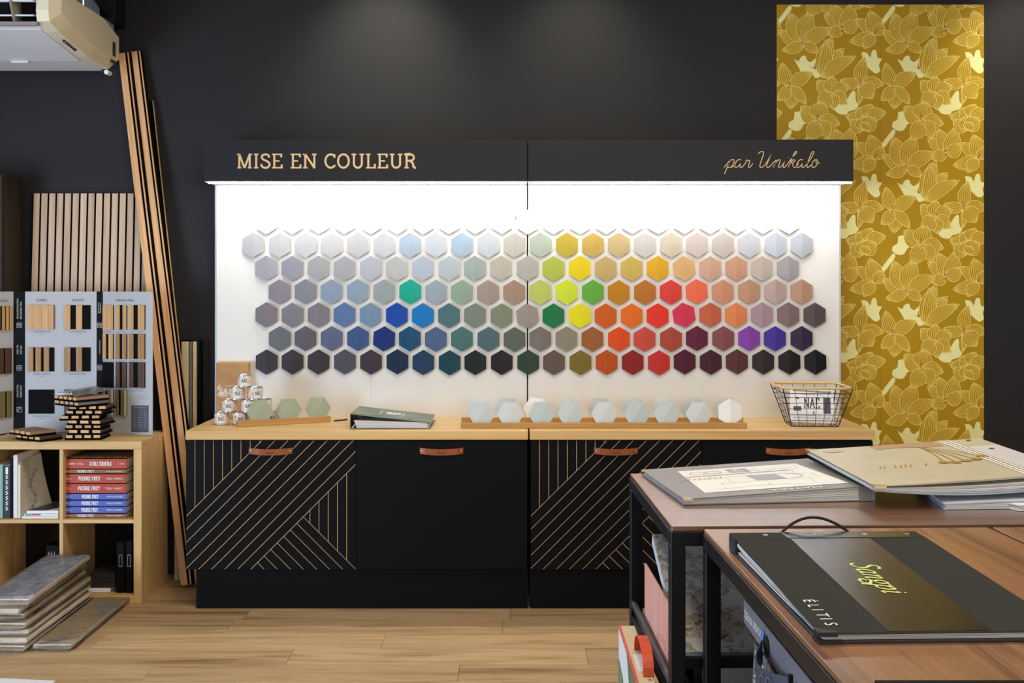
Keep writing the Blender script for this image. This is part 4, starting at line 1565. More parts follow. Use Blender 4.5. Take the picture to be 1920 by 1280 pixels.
def colour_name(c):
    import colorsys
    h, s_, v = colorsys.rgb_to_hsv(*[q / 255 for q in c])
    h *= 360
    if v < .2:
        return 'black'
    if s_ < .09:
        return 'white' if v > .85 else 'pale grey' if v > .66 else 'mid grey' if v > .4 else 'charcoal grey'
    pre = 'pale ' if v > .8 and s_ < .25 else 'dark ' if v < .4 else ''
    if s_ < .25:
        pre = 'pale greyish ' if v > .7 else 'greyish ' if v > .4 else 'dark greyish '
    if h < 12 or h >= 340:
        n = 'red' if s_ > .35 and v > .45 else 'burgundy' if s_ > .35 else 'pink'
    elif h < 40:
        n = 'orange' if s_ > .7 else 'coral' if h < 20 and v > .75 and s_ > .4 else 'brown' if v < .75 else 'peach'
        if s_ > .85 and h > 32:
            n = 'ochre'
    elif h < 66:
        n = 'yellow' if v > .8 and s_ > .45 else 'olive' if s_ > .4 else 'beige'
    elif h < 80:
        n = 'lime'
    elif h < 160:
        n = 'green'
    elif h < 195:
        n = 'teal'
    elif h < 240:
        n = 'blue'
    elif h < 262:
        n = 'violet blue'
    else:
        n = 'purple'
    return pre + n


TURN = {(4, 10): -7, (4, 16): -9, (2, 16): -7, (5, 4): 3, (3, 16): -4, (4, 8): 2, (2, 14): -2, (0, 10): 2}
for r, (x0, py, cols_) in enumerate(rows):
    n = len(cols_)
    x_end = {0: 1477.5, 1: 1502.5, 2: 1477, 3: 1501.5, 4: 1526, 5: 1501.5, 6: 1528}[r]
    for i, c in enumerate(cols_):
        px = x0 + (x_end - x0) * i / (n - 1) + rnd.uniform(-.6, .6)
        pyy = py + (1.2 if 5 < i < 16 and r > 2 else 0) + rnd.uniform(-.5, .5)
        p = at(px, pyy, YP)
        o = bpy.data.objects.new('hexagon_tile', HEXM)
        o.location = (p.x, YP - .0012 - RX * math.sin(math.radians(1.8)), p.z)
        o.rotation_euler = (math.radians(-1.8), math.radians(TURN.get((r, i), rnd.uniform(-.8, .8))), 0)
        put(o)
        nm = colour_name(c)
        k = TILE_G[r]
        mm = mat('tile_%02d_%02d' % (r, i), tuple(min(.88, max(.004, lin(c[q]) / k[q])) for q in range(3)) + (1,), 0.5, 0.2)
        o.material_slots[0].link = 'OBJECT'
        o.material_slots[0].material = mm
        last = i == n - 1
        tag(o, '%s hexagon tile, %s from left in the %s of the colour wall' % (nm, ORD[i], ROWN[r]), 'tile', group='hexagon colour tiles on the white boards')

# ------------------------------------------------------------------ tile rails on the worktop
RAILW = noise_mat('rail_oak', [C(166, 122, 64), C(188, 146, 86)], (1.5, 50, 50), .5)


def rail(label, x0, x1, y, h, M=None):
    t = thing('tile_rail', label, 'rail', M=M or Matrix.Translation(((x0 + x1) / 2, y, ZT + .0005)), group='wooden rails holding tiles on the worktop')
    L = (x1 - x0) / 2
    m = MB()
    m.box(-L, L, 0, .012, 0, h)
    part('front_lip', m, RAILW, t, world=False, bevel=.001)
    m = MB()
    m.box(-L, L, .012, .040, 0, h * .3)
    part('base', m, RAILW, t, world=False)
    m = MB()
    m.box(-L, L, .040, .05, 0, h * .8)
    part('rear_lip', m, RAILW, t, world=False, bevel=.001)
    return t


rail('front wooden rail of pale tiles along the middle of the counter', xa(864, 5.07), xa(1401, 5.07), 5.07, .026)
rail('rear wooden rail of pale tiles, behind the front rail on the counter', xa(865, 5.25), xa(1394, 5.25), 5.25, .029)
rA, rB = Vector((-1.313, 5.11, 0)), Vector((-.90, 5.30, 0))
dv = rB - rA
ang = math.atan2(dv.y, dv.x)
rail('slanted wooden rail with three sage tiles in front of the paint cans', 0, dv.length, 0, .03,
     M=Matrix.Translation(((rA.x + rB.x) / 2, (rA.y + rB.y) / 2, ZT + .0005)) @ Matrix.Rotation(ang, 4, 'Z'))


def stand_tile(label, px, pyc, Y, col, turned=True, yaw=0.0, lean=5, group='', spin=0.0, zlow=None):
    o = bpy.data.objects.new('hexagon_tile', HEXT if turned else HEXM)
    hz = (RX * math.sqrt(3) / 2 if turned else RX)
    p = at(px, pyc, Y)
    z = p.z if zlow is None else zlow + hz
    o.location = (p.x, Y, z)
    o.rotation_euler = Euler((math.radians(-lean), math.radians(spin), yaw), 'XYZ')
    put(o)
    o.material_slots[0].link = 'OBJECT'
    o.material_slots[0].material = col
    return tag(o, label, 'tile', group=group)


PALET = [mat('pale_tile_a', C(192, 201, 200), .45), mat('pale_tile_b', C(202, 208, 207), .45), mat('pale_tile_c', C(186, 195, 196), .45)]
WHITET = mat('white_tile', C(240, 240, 240), .42)
for i, px in enumerate((903, 957, 1015.5, 1070, 1133, 1194, 1250, 1310)):
    stand_tile('pale grey-green hexagon tile, %s from left in the front rail' % ORD[i], px, 772, 5.111, PALET[i % 3], group='pale tiles standing in the front rail', zlow=ZT + .009)
stand_tile('white upright hexagon tile at the right end of the front rail', 1368, 772, 5.111, WHITET, turned=False, group='pale tiles standing in the front rail', zlow=ZT + .009, yaw=.08)
for i, px in enumerate((896.5, 951, 1004.5, 1062, 1125, 1187.6, 1243.5, 1298.6, 1360.5)):
    stand_tile('pale hexagon tile, %s from left in the rear rail' % ORD[i], px, 765, 5.291, WHITET if i == 2 else PALET[(i + 1) % 3], group='pale tiles standing in the rear rail', spin=6 if i == 2 else 0, zlow=ZT + .010)
SAGE = mat('sage_tile', C(150, 158, 132), .45)
for i, (f, pp) in enumerate(((.19, 487.5), (.5, 541), (.83, 596))):
    q = rA + dv * f
    q = q + Vector((-dv.y, dv.x, 0)).normalized() * .037
    Yq = q.y
    stand_tile(('sage green hexagon tile standing in front of the paint cans', 'sage green hexagon tile in the middle of the slanted rail', 'sage green hexagon tile nearest the green binder')[i], pp, 768, Yq, SAGE, yaw=ang * .6, group='sage tiles in the slanted rail', spin=-2, zlow=ZT + .011)
m = MB()
a, b = lvl(627, 790, ZT), lvl(651, 787.5, ZT)
m.tube([a + Vector((0, 0, .004)), b + Vector((0, 0, .004))], .004, 8)
solo('pen', m, mat('dark_purple', C(66, 48, 52), .5), 'short dark pen lying between the slanted rail and the green binder', 'pen', smooth=True)

# ------------------------------------------------------------------ kraft box and paint cans
KRAFT = noise_mat('kraft', [C(170, 128, 84), C(186, 144, 98)], (20, 20, 20), .75, .2)
kb = thing('kraft_box', 'flat brown kraft box with a white floral band behind the paint cans', 'box', (xa(436, 5.43), 5.44, ZT))
kx0, kx1, kz = xa(405, 5.43), xa(466.5, 5.43), za(680, 5.43)
m = MB()
m.box(kx0, kx1, 5.43, 5.466, ZT + .0005, kz)
part('carton', m, KRAFT, kb, bevel=.002)
m = MB()
m.box(kx0 + .008, kx1 + .001, 5.446, 5.467, kz + .0005, kz + .006)
part('lid_flap', m, mat('kraft_pale', C(206, 176, 134), .75), kb)
m = MB()
fr = Frame((kx0, 5.43, za(748, 5.43)), (1, 0, 0), (0, 0, 1), lift=.001)
bw, bh = kx1 - kx0, za(721, 5.43) - za(748, 5.43)
for k in range(17):
    u, v = rnd.uniform(.0, bw - .03), rnd.uniform(.004, bh - .02)
    if .045 < u < .1:
        u -= .04
    ribbon(m, fr, catmull([(u, v), (u + .012, v + .014), (u + .024, v + .006), (u + .014, v - .002), (u + .004, v + .012), (u + .016, v + .024)], 4), .0022, h=.00002 * k)
ribbon(m, fr, [(.052, .004), (bw - .012, .004), (bw - .012, bh - .006), (.052, bh - .006)], .002, closed=True)
slab(m, fr, 'NAE', .066, .022, .075, .03, .14)
part('floral_band', m, mat('kraft_white', C(232, 222, 204), .7), kb)

CANW = mat('can_label', C(214, 206, 202), .5)
CANF = noise_mat('can_floral', [C(150, 108, 84), C(206, 168, 140), C(226, 212, 204), C(190, 140, 104)], (90, 90, 60), .5, .35)
TIN = mat('tin_rim', C(196, 196, 196), .3, .5, .8)
can0 = None
clab = [('rightmost and mostly hidden', 3), ('x', 2)]


def make_can():
    t = thing('paint_can', 'small paint can', 'can', (0, 0, 0), group='paint cans stacked in a pyramid')
    R0, H0 = .0345, .061
    m = MB()
    m.lathe([(R0 - .001, .0), (R0 + .001, .001), (R0 + .001, .004), (R0, .005), (R0, H0 - .005), (R0 + .001, H0 - .004), (R0 + .001, H0 - .001), (R0 - .003, H0), (R0 - .006, H0 - .003), (.001, H0 - .003)], n=28, mi=0)
    part('tin', m, TIN, t, world=False, smooth=True)
    m = MB()
    rr = R0 + .0004
    for k in range(28):
        a0, a1 = 2 * math.pi * k / 28, 2 * math.pi * (k + 1) / 28
        m.quad((rr * math.cos(a0), rr * math.sin(a0), .006), (rr * math.cos(a1), rr * math.sin(a1), .006), (rr * math.cos(a1), rr * math.sin(a1), H0 - .006), (rr * math.cos(a0), rr * math.sin(a0), H0 - .006))
    lab_ = part('floral_wrap', m, CANF, t, world=False)
    m = MB()

    class Cyl:
        def __call__(s, u, v, h=0):
            a = -math.pi / 2 + u / R0
            q = rr + .0008 + h
            return Vector((q * math.cos(a), q * math.sin(a), v))
    cy = Cyl()
    n = 8
    for k in range(n):
        u0, u1 = -.019 + .038 * k / n, -.019 + .038 * (k + 1) / n
        m.quad(cy(u0, .009), cy(u1, .009), cy(u1, H0 - .008), cy(u0, H0 - .008), 0)
    cy2 = lambda u, v, h=0: cy(u, v, h + .0005)
    slab(m, cy2, 'NAE', -.014, .022, .028, .019, .11, 1)
    m.quad(cy2(-.014, .014), cy2(.014, .014), cy2(.014, .017), cy2(-.014, .017), 1)
    smear(m, cy2, -.008, .008, .045, .003, 4, 1)
    part('label', m, [PAPER, INK], t, world=False)
    return t


can0 = make_can()
cans = [((416, 0), 'paint can at the front left corner of the pyramid base'),
        ((450, 0), 'paint can second from left in the base of the can pyramid'),
        ((484, 0), 'paint can in the pyramid base hidden behind the first sage tile'),
        ((511, 0), 'paint can at the right end of the base, glimpsed between two sage tiles'),
        ((430, 1), 'leftmost paint can of the second layer, above the front left can'),
        ((466, 1), 'paint can in the second layer, half behind the first sage tile'),
        ((496, 1), 'rightmost paint can of the second layer, behind the first sage tile'),
        ((446, 2), 'left one of the two paint cans right below the topmost can'),
        ((479, 2), 'right one of the two paint cans right below the topmost can'),
        ((459, 3), 'topmost paint can of the pyramid in front of the kraft box')]
for i, ((px, lv), lb) in enumerate(cans):
    Y = 5.215 + (.05 if px in (511, 496) else 0.0) + (.02 if px == 484 else 0)
    M = Matrix.Translation((xa(px, Y), Y, ZT + .0006 + lv * .0613)) @ Matrix.Rotation(.22 + rnd.uniform(-.1, .12) + (.35 if px == 479 else 0), 4, 'Z')
    if i == 0:
        can0.matrix_world = M
        WM[can0.name] = M
        can0['label'] = lb
    else:
        copy_tree(can0, M, lb)

# ------------------------------------------------------------------ green ring binder
bn = thing('ring_binder', 'green camouflage-patterned ring binder lying on the left worktop', 'binder', (-.575, 5.2, ZT))
GRN = noise_mat('camo_green', [C(96, 104, 86), C(112, 120, 100), C(128, 134, 116)], (7, 16, 7), .5, .35, 2, pos=[.4, .5, .6])
x0, x1, ya, yb2 = -.766, -.386, 5.045, 5.36
z0 = ZT + .0005
zl, zr = za(775, 5.05) - .003, za(793, 5.05)
m = MB()
m.box(x0, x1, ya, yb2, z0, z0 + .003)
part('back_cover', m, GRN, bn)
m = MB()
m.box(x0, x0 + .003, ya, yb2, z0 + .003, zl)
part('spine', m, mat('binder_spine', C(64, 70, 58), .5), bn)
m = MB()
m.hexa([(x0, ya, zl), (x1 - .002, ya, zr), (x1 - .002, yb2, zr), (x0, yb2, zl), (x0, ya, zl + .003), (x1 - .002, ya, zr + .003), (x1 - .002, yb2, zr + .003), (x0, yb2, zl + .003)])
part('front_cover', m, GRN, bn)
fr = Frame((x0, ya, zl + .003), (x1 - x0, 0, zr - zl), (0, 1, 0), lift=.001)
m = MB()
slab(m, fr, 'NAE', .155, .145, .072, .062, .15)
for u in (.128, .238):
    ribbon(m, fr, [(u, .105), (u, .225)], .0035)
ribbon(m, fr, [(.128, .225), (.145, .225)], .003)
ribbon(m, fr, [(.221, .105), (.238, .105)], .003)
smear(m, fr, .155, .21, .12, .012, 7)
part('lettering', m, WINK, bn)
m = MB()
for k in range(6):
    ribbon(m, fr, catmull([(.04 + k * .012, .12), (.05 + k * .011, .16), (.07 + k * .008, .18)], 4), .004, h=.00003 * k)
part('leaf_print', m, mat('camo_dark', C(82, 90, 74), .5), bn)
m = MB()
for k in range(7):
    zz = z0 + .0045 + k * .0052
    t_ = .0044
    m.hexa([(x0 + .03 - .002 * k, ya + .004 + .002 * (k % 3), zz), (x1 - .01 - .004 * (k % 3), ya + .004, zz * .0 + z0 + .0045 + k * .0038), (x1 - .01, yb2 - .01, z0 + .0045 + k * .0038), (x0 + .03, yb2 - .01, zz),
            (x0 + .03 - .002 * k, ya + .004 + .002 * (k % 3), zz + t_), (x1 - .01 - .004 * (k % 3), ya + .004, z0 + .0045 + k * .0038 + .0034), (x1 - .01, yb2 - .01, z0 + .0045 + k * .0038 + .0034), (x0 + .03, yb2 - .01, zz + t_)])
part('pages', m, mat('page_white', C(206, 204, 206), .7), bn)
for yy_ in (5.10, 5.17, 5.24, 5.31):
    m = MB()
    m.tube([(x0 + .028 + .022 * math.cos(a), yy_, z0 + .034 + .03 * math.sin(a)) for a in [2 * math.pi * k / 14 for k in range(14)]], .0018, 6, closed=True)
    part('ring', m, STEEL, bn, smooth=True)
m = MB()
m.hexa([(x0 + .004, ya + .01, z0 + .0035), (x0 + .01, ya + .01, z0 + .0035), (x0 + .048, ya + .05, z0 + .052), (x0 + .044, ya + .05, z0 + .054),
        (x0 + .004, ya + .016, z0 + .0035), (x0 + .01, ya + .016, z0 + .0035), (x0 + .048, ya + .056, z0 + .052), (x0 + .044, ya + .056, z0 + .054)])
part('lever', m, STEEL, bn)

# ------------------------------------------------------------------ wire basket with a magazine
bk = thing('wire_basket', 'black wire basket with a pale wooden rim on the right worktop', 'basket', (1.445, 5.2, ZT))
bb = [(1.345, 5.13), (1.565, 5.115), (1.575, 5.27), (1.355, 5.285)]
tp = [(1.285, 5.06), (1.612, 5.045), (1.622, 5.33), (1.295, 5.345)]
zb0, zb1 = ZT + .003, za(729, 5.06)
WIRE = mat('black_wire', C(30, 28, 30), .4, .5)
RIM = mat('rim_wood', C(214, 178, 118), .4, .45)


def bp(side, f, g):
    """point on side 0..3, along f, height fraction g"""
    a, b = bb[side], bb[(side + 1) % 4]
    c, d = tp[side], tp[(side + 1) % 4]
    lo = Vector((a[0] + (b[0] - a[0]) * f, a[1] + (b[1] - a[1]) * f, zb0))
    hi = Vector((c[0] + (d[0] - c[0]) * f, c[1] + (d[1] - c[1]) * f, zb1))
    q = lo + (hi - lo) * g
    return q


for side, n in ((0, 7), (1, 4), (2, 7), (3, 4)):
    for k in range(n):
        if side in (1, 3) and k == 0:
            continue
        f = k / (n - 1)
        m = MB()
        m.tube([bp(side, f, 0), bp(side, f, .995)], .0014 if 0 < f < 1 else .0026, 5)
        part('wire', m, WIRE, bk)
for j in range(7):
    g = (0.0, .15, .31, .47, .62, .77, .88)[j]
    m = MB()
    m.tube([bp(s_, f, g) for s_ in range(4) for f in (0.0,)], .0014 if 0 < j < 6 else .0025, 5, closed=True)
    part('wire_ring', m, WIRE, bk)
for k in range(5):
    f = (k + .5) / 5
    m = MB()
    m.tube([bp(0, f, 0), bp(2, 1 - f, 0)], .0014, 5)
    part('wire', m, WIRE, bk)
m = MB()
ring = []
cs = [Vector((p[0], p[1], zb1 + .003)) for p in tp]
for i in range(4):
    a, b, c = cs[i - 1], cs[i], cs[(i + 1) % 4]
    for q in range(6):
        t_ = q / 5
        p0, p2 = b + (a - b).normalized() * .05, b + (c - b).normalized() * .05
        ring.append(p0 * (1 - t_) ** 2 + b * 2 * t_ * (1 - t_) + p2 * t_ * t_)
m.tube(ring, .0062, 8, closed=True)
part('rim', m, RIM, bk, smooth=True, label='pale wooden rim')
# magazine
A_, B2 = Vector((1.352, 5.135, ZT + .008)), Vector((1.558, 5.135, ZT - .0 + .008))
Mg = Matrix.Translation((1.448, 5.165, ZT + .009)) @ Matrix.Rotation(math.radians(-10), 4, 'X') @ Matrix.Rotation(math.radians(1.8), 4, 'Y')
mg = thing('magazine', 'white magazine with dark lettering standing in the wire basket', 'magazine', M=Mg)
m = MB()
m.box(-.098, .112, 0, .012, 0.006, .176)
part('pages', m, mat('magazine_white', C(246, 246, 248), .5), mg, world=False, bevel=.001)
m = MB()
fr = Frame((-.094, 0, 0.012), (1, 0, 0), (0, 0, 1), lift=.0008)
slab(m, fr, 'NAE', .060, .064, .078, .05, .10, 0)
m.quad(fr(.155, .04), fr(.190, .04), fr(.190, .118), fr(.155, .118), 1)
m.quad(fr(.01, .05), fr(.048, .05), fr(.048, .072), fr(.01, .072), 1)
m.quad(fr(.008, .145), fr(.195, .138), fr(.195, .147), fr(.008, .152), 2)
m.add([fr(.02, .108)] + [fr(.02 + .009 + .009 * math.cos(a), .108 + .009 * math.sin(a)) for a in [math.pi * k / 6 for k in range(7)]], [(0, i + 1, i + 2) for i in range(6)], 0)
m.quad(fr(.105, .035), fr(.111, .035), fr(.111, .05), fr(.105, .05), 1)
smear(m, fr, .01, .19, .015, .004, 14, 2)
smear(m, fr, .01, .12, .028, .003, 12, 2)
smear(m, fr, .05, .16, .128, .003, 9, 3)
part('cover_print', m, [INK, mat('slate_purple', C(84, 82, 104), .5), mat('teal_grey', C(140, 158, 158), .5), mat('dusty_rose', C(190, 150, 146), .5)], mg, world=False)
m = MB()
m.M = Mg
m.box(-.095, .104, .0125, .0185, 0.006, .176)
solo('catalogue', m, PAPER, 'white catalogue standing behind the magazine in the wire basket', 'catalogue', bevel=.0008)

# ------------------------------------------------------------------ display tables
ZTB = 0.93
TH = 0.012


def table(name, label, P, along, w_, d_, ang, wood, legs=True, slim=False):
    """P = front left corner in plan; local x to the right, y away from the camera"""
    M = Matrix.Translation((P[0], P[1], 0)) @ Matrix.Rotation(ang, 4, 'Z')
    t = thing(name, label, 'table', M=M)
    fr_ = .037
    m = MB()
    m.box(.003, w_ - .003, .003, d_ - .003, ZTB - TH, ZTB)
    part('tabletop', m, wood, t, world=False, bevel=.0012)
    z1 = ZTB - TH
    m = MB()
    m.box(0, w_, 0, fr_, z1 - fr_, z1 - .0003)
    part('rail', m, BLACKMET, t, world=False, bevel=.002)
    m = MB()
    m.box(0, w_, d_ - fr_, d_, z1 - fr_, z1 - .0003)
    part('rail', m, BLACKMET, t, world=False, bevel=.002)
    for x in (0, w_ - fr_):
        m = MB()
        m.box(x, x + fr_, fr_, d_ - fr_, z1 - fr_, z1 - .0003)
        part('rail', m, BLACKMET, t, world=False, bevel=.002)
        for y in (0, d_ - fr_):
            m = MB()
            m.box(x, x + fr_, y, y + fr_, 0, z1 - fr_)
            part('leg', m, BLACKMET, t, world=False, bevel=.002)
    m = MB()
    m.box(0.004, w_ - .004, .006, d_ - .006, .47 if not slim else .435, .49 if not slim else .45)
    part('shelf', m, mat('black_shelf', C(24, 24, 26), .6), t, world=False)
    m = MB()
    m.tube([(.010, fr_, .528), (.010, d_ - fr_, .528)], .0105, 10)
    if not slim:
        part('side_bar', m, mat('bar_grey', C(58, 60, 64), .4), t, world=False, smooth=True)
    m = MB()
    m.box(.006, w_ - .006, fr_ * .3, fr_ * .3 + .02, .575, .600)
    if not slim:
        part('front_bar', m, BLACKMET, t, world=False)
    m = MB()
    m.box(w_ * .62, w_ - .02, .1, d_ - .1, .02, .47 if not slim else .43)
    part('inner_panel', m, mat('black_shelf', C(24, 24, 26), .6), t, world=False)
    return t


TANG = math.radians(1.65)
FL = lvl(1257.8, 987.2, ZTB)
table('display_table', 'far walnut-topped display table with black metal frame and open sample books on it', (FL.x, FL.y), 'x', 1.62, .742, TANG, WALNUTX)
NBL = lvl(1317.5, 991.2, ZTB)
nd = 1.45
npos = (NBL.x + math.sin(TANG) * nd, NBL.y - math.cos(TANG) * nd)
table('display_table', 'near walnut-topped display table carrying the large black sample book', npos, 'y', .712, nd, TANG, WALNUTY, slim=True)
n2 = (npos[0] + math.cos(TANG) * .716, npos[1] + math.sin(TANG) * .716)
table('display_table', 'walnut-topped display table at the right edge, beyond the dark seam', n2, 'y', .70, nd, TANG, WALNUTY, slim=True)


# ------------------------------------------------------------------ sample books on the tables
def quadbook(name, label, base, th, cover, pages_m, cat='sample book', spine=None, npg=6, under=None, corners=None, cth=.003):
    """base: 4 plan corners (front-left, front-right, back-right, back-left) with z; th: thickness at each"""
    B = [Vector(p) for p in base]
    Tp = [b + Vector((0, 0, t_)) for b, t_ in zip(B, th)]
    t = thing(name, label, cat, M=Matrix.Translation((sum(B, Vector()) / 4)))
    up = Vector((0, 0, cth))
    m = MB()
    m.hexa(B + [b + up for b in B])
    part('back_cover', m, under or cover, t)
    m = MB()
    m.hexa([p - up for p in Tp] + Tp)
    part('front_cover', m, cover, t)
    c = sum(B, Vector()) / 4
    ins = []
    for b, tt in zip(B, Tp):
        k = (c - b) * .025
        ins.append((b + up + k, tt - up + k))
    for j in range(npg):
        m = MB()
        a, b_ = j / npg, (j + .82) / npg
        w1 = rnd.uniform(-.003, .003)
        sh = Vector((w1, w1, 0))
        m.hexa([lo + (hi - lo) * a + sh for lo, hi in ins] + [lo + (hi - lo) * b_ + sh for lo, hi in ins])
        part('page_block', m, pages_m[j % len(pages_m)], t)
    return t, B, Tp


PG1 = mat('page_a', C(214, 212, 204), .7)
PG2 = mat('page_b', C(196, 198, 200), .7)
PG3 = mat('page_c', C(224, 224, 224), .7)
GREYC = mat('grey_cover', C(122, 120, 119), .4, .4)
z = ZTB + .001
fl, frr = lvl(1282.5, 947, z), lvl(1641, 938.5, z)
bl = lvl(1203, 890, z)
br = frr + (bl - fl)
th = [.017, .042, .042, .016]
t, B, Tp = quadbook('sample_book', 'grey sample book with a white cup picture on the far table, text upside down', [fl, frr, br, bl], th, GREYC, [PG1, PG2, PG1], npg=6)
m = MB()
e = (frr - fl).normalized()
m.hexa([frr - e * .045 + Vector((0, .002, .003)), frr + Vector((0, 0, .003)), br + Vector((0, 0, .003)), br - e * .045 + Vector((0, 0, .003)),
        frr - e * .045 + Vector((0, .002, .037)), frr + Vector((0, 0, .039)), br + Vector((0, 0, .039)), br - e * .045 + Vector((0, 0, .037))])
part('spine_block', m, mat('grey_spine', C(126, 122, 122), .5), t)
ux, uy = (Tp[1] - Tp[0]), (Tp[3] - Tp[0])
LW, LH = ux.length, uy.length
fr = Frame(Tp[0], ux, uy, lift=.001)
m = MB()
m.quad(fr(.075, .055), fr(LW - .05, .055), fr(LW - .07, LH - .07), fr(.095, LH - .07), 0)
f2 = Frame(Tp[0], ux, uy, lift=.0014)
for k in range(4):
    v = .09 + k * .075
    pts = [(.11 + .02 * (k % 2), v), (LW - .08, v)]
    ribbon(m, f2, [(.11 + .03 * (k % 2), v), (.2 + .05 * k % .1, v), (.2 + .05 * k % .1, v + .012), (LW - .2 + .03 * k, v + .012), (LW - .2 + .03 * k, v - .006), (LW - .1, v - .006)], .002, mi=1)
    for q in range(3):
        u = .15 + .13 * q + .04 * (k % 2)
        ribbon(m, f2, [(u, v), (u + .01, v + .07)], .002, mi=1)
# shelf line, cup, vase and plant of the picture (seen upside down)
ribbon(m, f2, [(.09, .285), (LW - .13, .295)], .012, mi=2)
m.quad(f2(.27, .17), f2(.36, .17), f2(.35, .255), f2(.26, .255), 3)
ribbon(m, f2, arc(.385, .21, .032, .03, -100, 100, 10), .005, mi=2)
for u in (.14, .19):
    ribbon(m, f2, arc(u, .335, .022, .022, 0, 360, 14), .005, mi=2)
m.quad(f2(.235, .31), f2(.30, .31), f2(.30, .37), f2(.235, .37), 3)
ribbon(m, f2, arc(.27, .34, .014, .016, 60, 330, 10), .006, mi=0, h=.0004)
for k in range(9):
    ribbon(m, f2, [(.05 + k * .016, .235 + .004 * (k % 2)), (.062 + k * .016, .26 - .006 * (k % 2))], .005, mi=2, h=.0002)
fx = Frame(Tp[0] + ux * 1 + uy * 1, -ux, -uy, lift=.0014)
sans(m, fx, 'MATERA', LW - .40, LH - .04, .15, .018, 4)
sans(m, fx, 'CASAMANCE', LW - .34, .025, .12, .010, 4)
part('cover_print', m, [mat('print_white', C(226, 226, 222), .32, .5), mat('print_line', C(176, 172, 168), .35), mat('print_grey', C(150, 146, 146), .35), mat('print_lilac', C(150, 148, 160), .35), WINK], t)
m = MB()
for p in (Tp[0], Tp[3]):
    q = p + Vector((.002, .0, .0006))
    m.hexa([q + Vector(v) for v in ((-.004, -.004, -.0045), (.022, -.002, -.0045), (.006, .02 if p is Tp[0] else -.02, -.0045), (-.004, .02 if p is Tp[0] else -.02, -.0045), (-.004, -.004, .0005), (.022, -.002, .0005), (.006, .02 if p is Tp[0] else -.02, .0005), (-.004, .02 if p is Tp[0] else -.02, .0005))])
part('metal_corner', m, mat('corner_gold', C(190, 170, 130), .3, .5, .7), t)

# beige book, bowed, lying across
BEIGE = noise_mat('beige_cover', [C(176, 168, 146), C(194, 186, 164)], (6, 6, 6), .4, .2)
zb_ = .985
bf = lvl(1641, 921, zb_ - .008)
bk_ = lvl(1512, 851, zb_ + .008)
ex = Vector((math.cos(.06), math.sin(.06), 0))
t = thing('sample_book', 'beige sample book with gold plant print lying across the grey book', 'sample book', M=Matrix.Translation(bf))
ey = (bk_ - bf)
NB = 10
Wb = .56


def bw_(f, lay_):
    """point on the bowed book; f 0..1 across, lay_ 0 bottom .. 1 cover"""
    sag = -.016 * math.sin(math.pi * min(1, f * 1.05))
    top = .014 + .032 * f ** 1.2
    lo = sag * 1.0 + .006 * f
    return lo + (top - lo) * lay_


def sheet(l0, l1, f0=0.0, f1=1.0, ins=0.0):
    rings = []
    for k in range(NB + 1):
        f = f0 + (f1 - f0) * k / NB
        p = bf + ex * (Wb * f)
        a = p + ey.normalized() * ins
        b = p + ey * 1.0 - ey.normalized() * ins
        rings.append([a + Vector((0, 0, bw_(f, l0))), b + Vector((0, 0, bw_(f, l0))), b + Vector((0, 0, bw_(f, l1))), a + Vector((0, 0, bw_(f, l1)))])
    return rings


m = MB()
m.loft(sheet(.88, 1.0))
part('front_cover', m, BEIGE, t)
m = MB()
m.loft(sheet(0, .08))
part('back_cover', m, mat('pale_blue_cover', C(170, 186, 200), .5), t)
for k in range(5):
    m = MB()
    m.loft(sheet(.10 + k * .11, .10 + k * .11 + .085, .004, .94, .004 + .002 * (k % 2)))
    part('page_block', m, (PG2, PG1, PG3)[k % 3], t)


class Bow:
    def __init__(s, lift):
        s.l = lift

    def __call__(s, u, v, h=0):
        f = u / Wb
        return bf + ex * u + ey.normalized() * v + Vector((0, 0, bw_(f, 1.0) + s.l + h))


fw, fw2 = Bow(.001), Bow(.0016)
LE = ey.length
m = MB()
m.add([fw(.07 + .034 * math.cos(a), LE - .05 + .02 * math.sin(a)) for a in [2 * math.pi * k / 20 for k in range(20)]], [tuple(range(20))], 0)
for k in range(6):
    u0, u1 = .2 + k * .035, .2 + (k + 1) * .035
    m.quad(fw(u0, LE - .07 + .012 * math.sin(k)), fw(u1, LE - .07 + .012 * math.sin(k + 1)), fw(u1, LE - .004), fw(u0, LE - .004), 1)
for (u, v, hgt) in ((.10, .2, .03), (.112, .2, .03), (.145, .2, .035), (.16, .2, .03), (.175, .2, .035), (.19, .2, .03), (.235, .2, .032)):
    ribbon(m, fw2, [(u, v), (u + .012, v + hgt)], .0035, mi=2)
for k, (du, dv_) in enumerate(((-.05, -.20), (-.02, -.21), (.015, -.2), (.05, -.19), (.085, -.155))):
    p0 = (.33, LE - .08)
    p2 = (.35 + du, LE - .1 + dv_)
    ribbon(m, fw2, catmull([p0, ((p0[0] + p2[0]) / 2 + .01, (p0[1] + p2[1]) / 2 + .01), p2], 5), .0035, mi=2, h=.0001 * k)
    m.add([fw2(p2[0] + .016 * math.cos(a), p2[1] + .016 * math.sin(a), .0008) for a in [2 * math.pi * q / 10 for q in range(10)]], [tuple(range(10))], 2)
for uu in (.425, .437, .452):
    ribbon(m, fw2, [(uu, .002), (uu, LE - .002)], .006, mi=3)
m.quad(fw(.46, .01), fw(Wb - .004, .01), fw(Wb - .004, LE - .12), fw(.46, LE - .12), 4)
part('cover_print', m, [mat('tan_oval', C(170, 150, 128), .35), mat('brown_photo', C(172, 140, 116), .35), mat('gold_print', C(198, 160, 84), .3, .5, .5), WINK, mat('pale_lilac', C(206, 204, 208), .35)], t)
m = MB()
for v in (LE - .03, LE - .17, .12):
    m.add([fw2(.51 + .008 * math.cos(a), v + .008 * math.sin(a), .001) for a in [2 * math.pi * q / 10 for q in range(10)]], [tuple(range(10))])
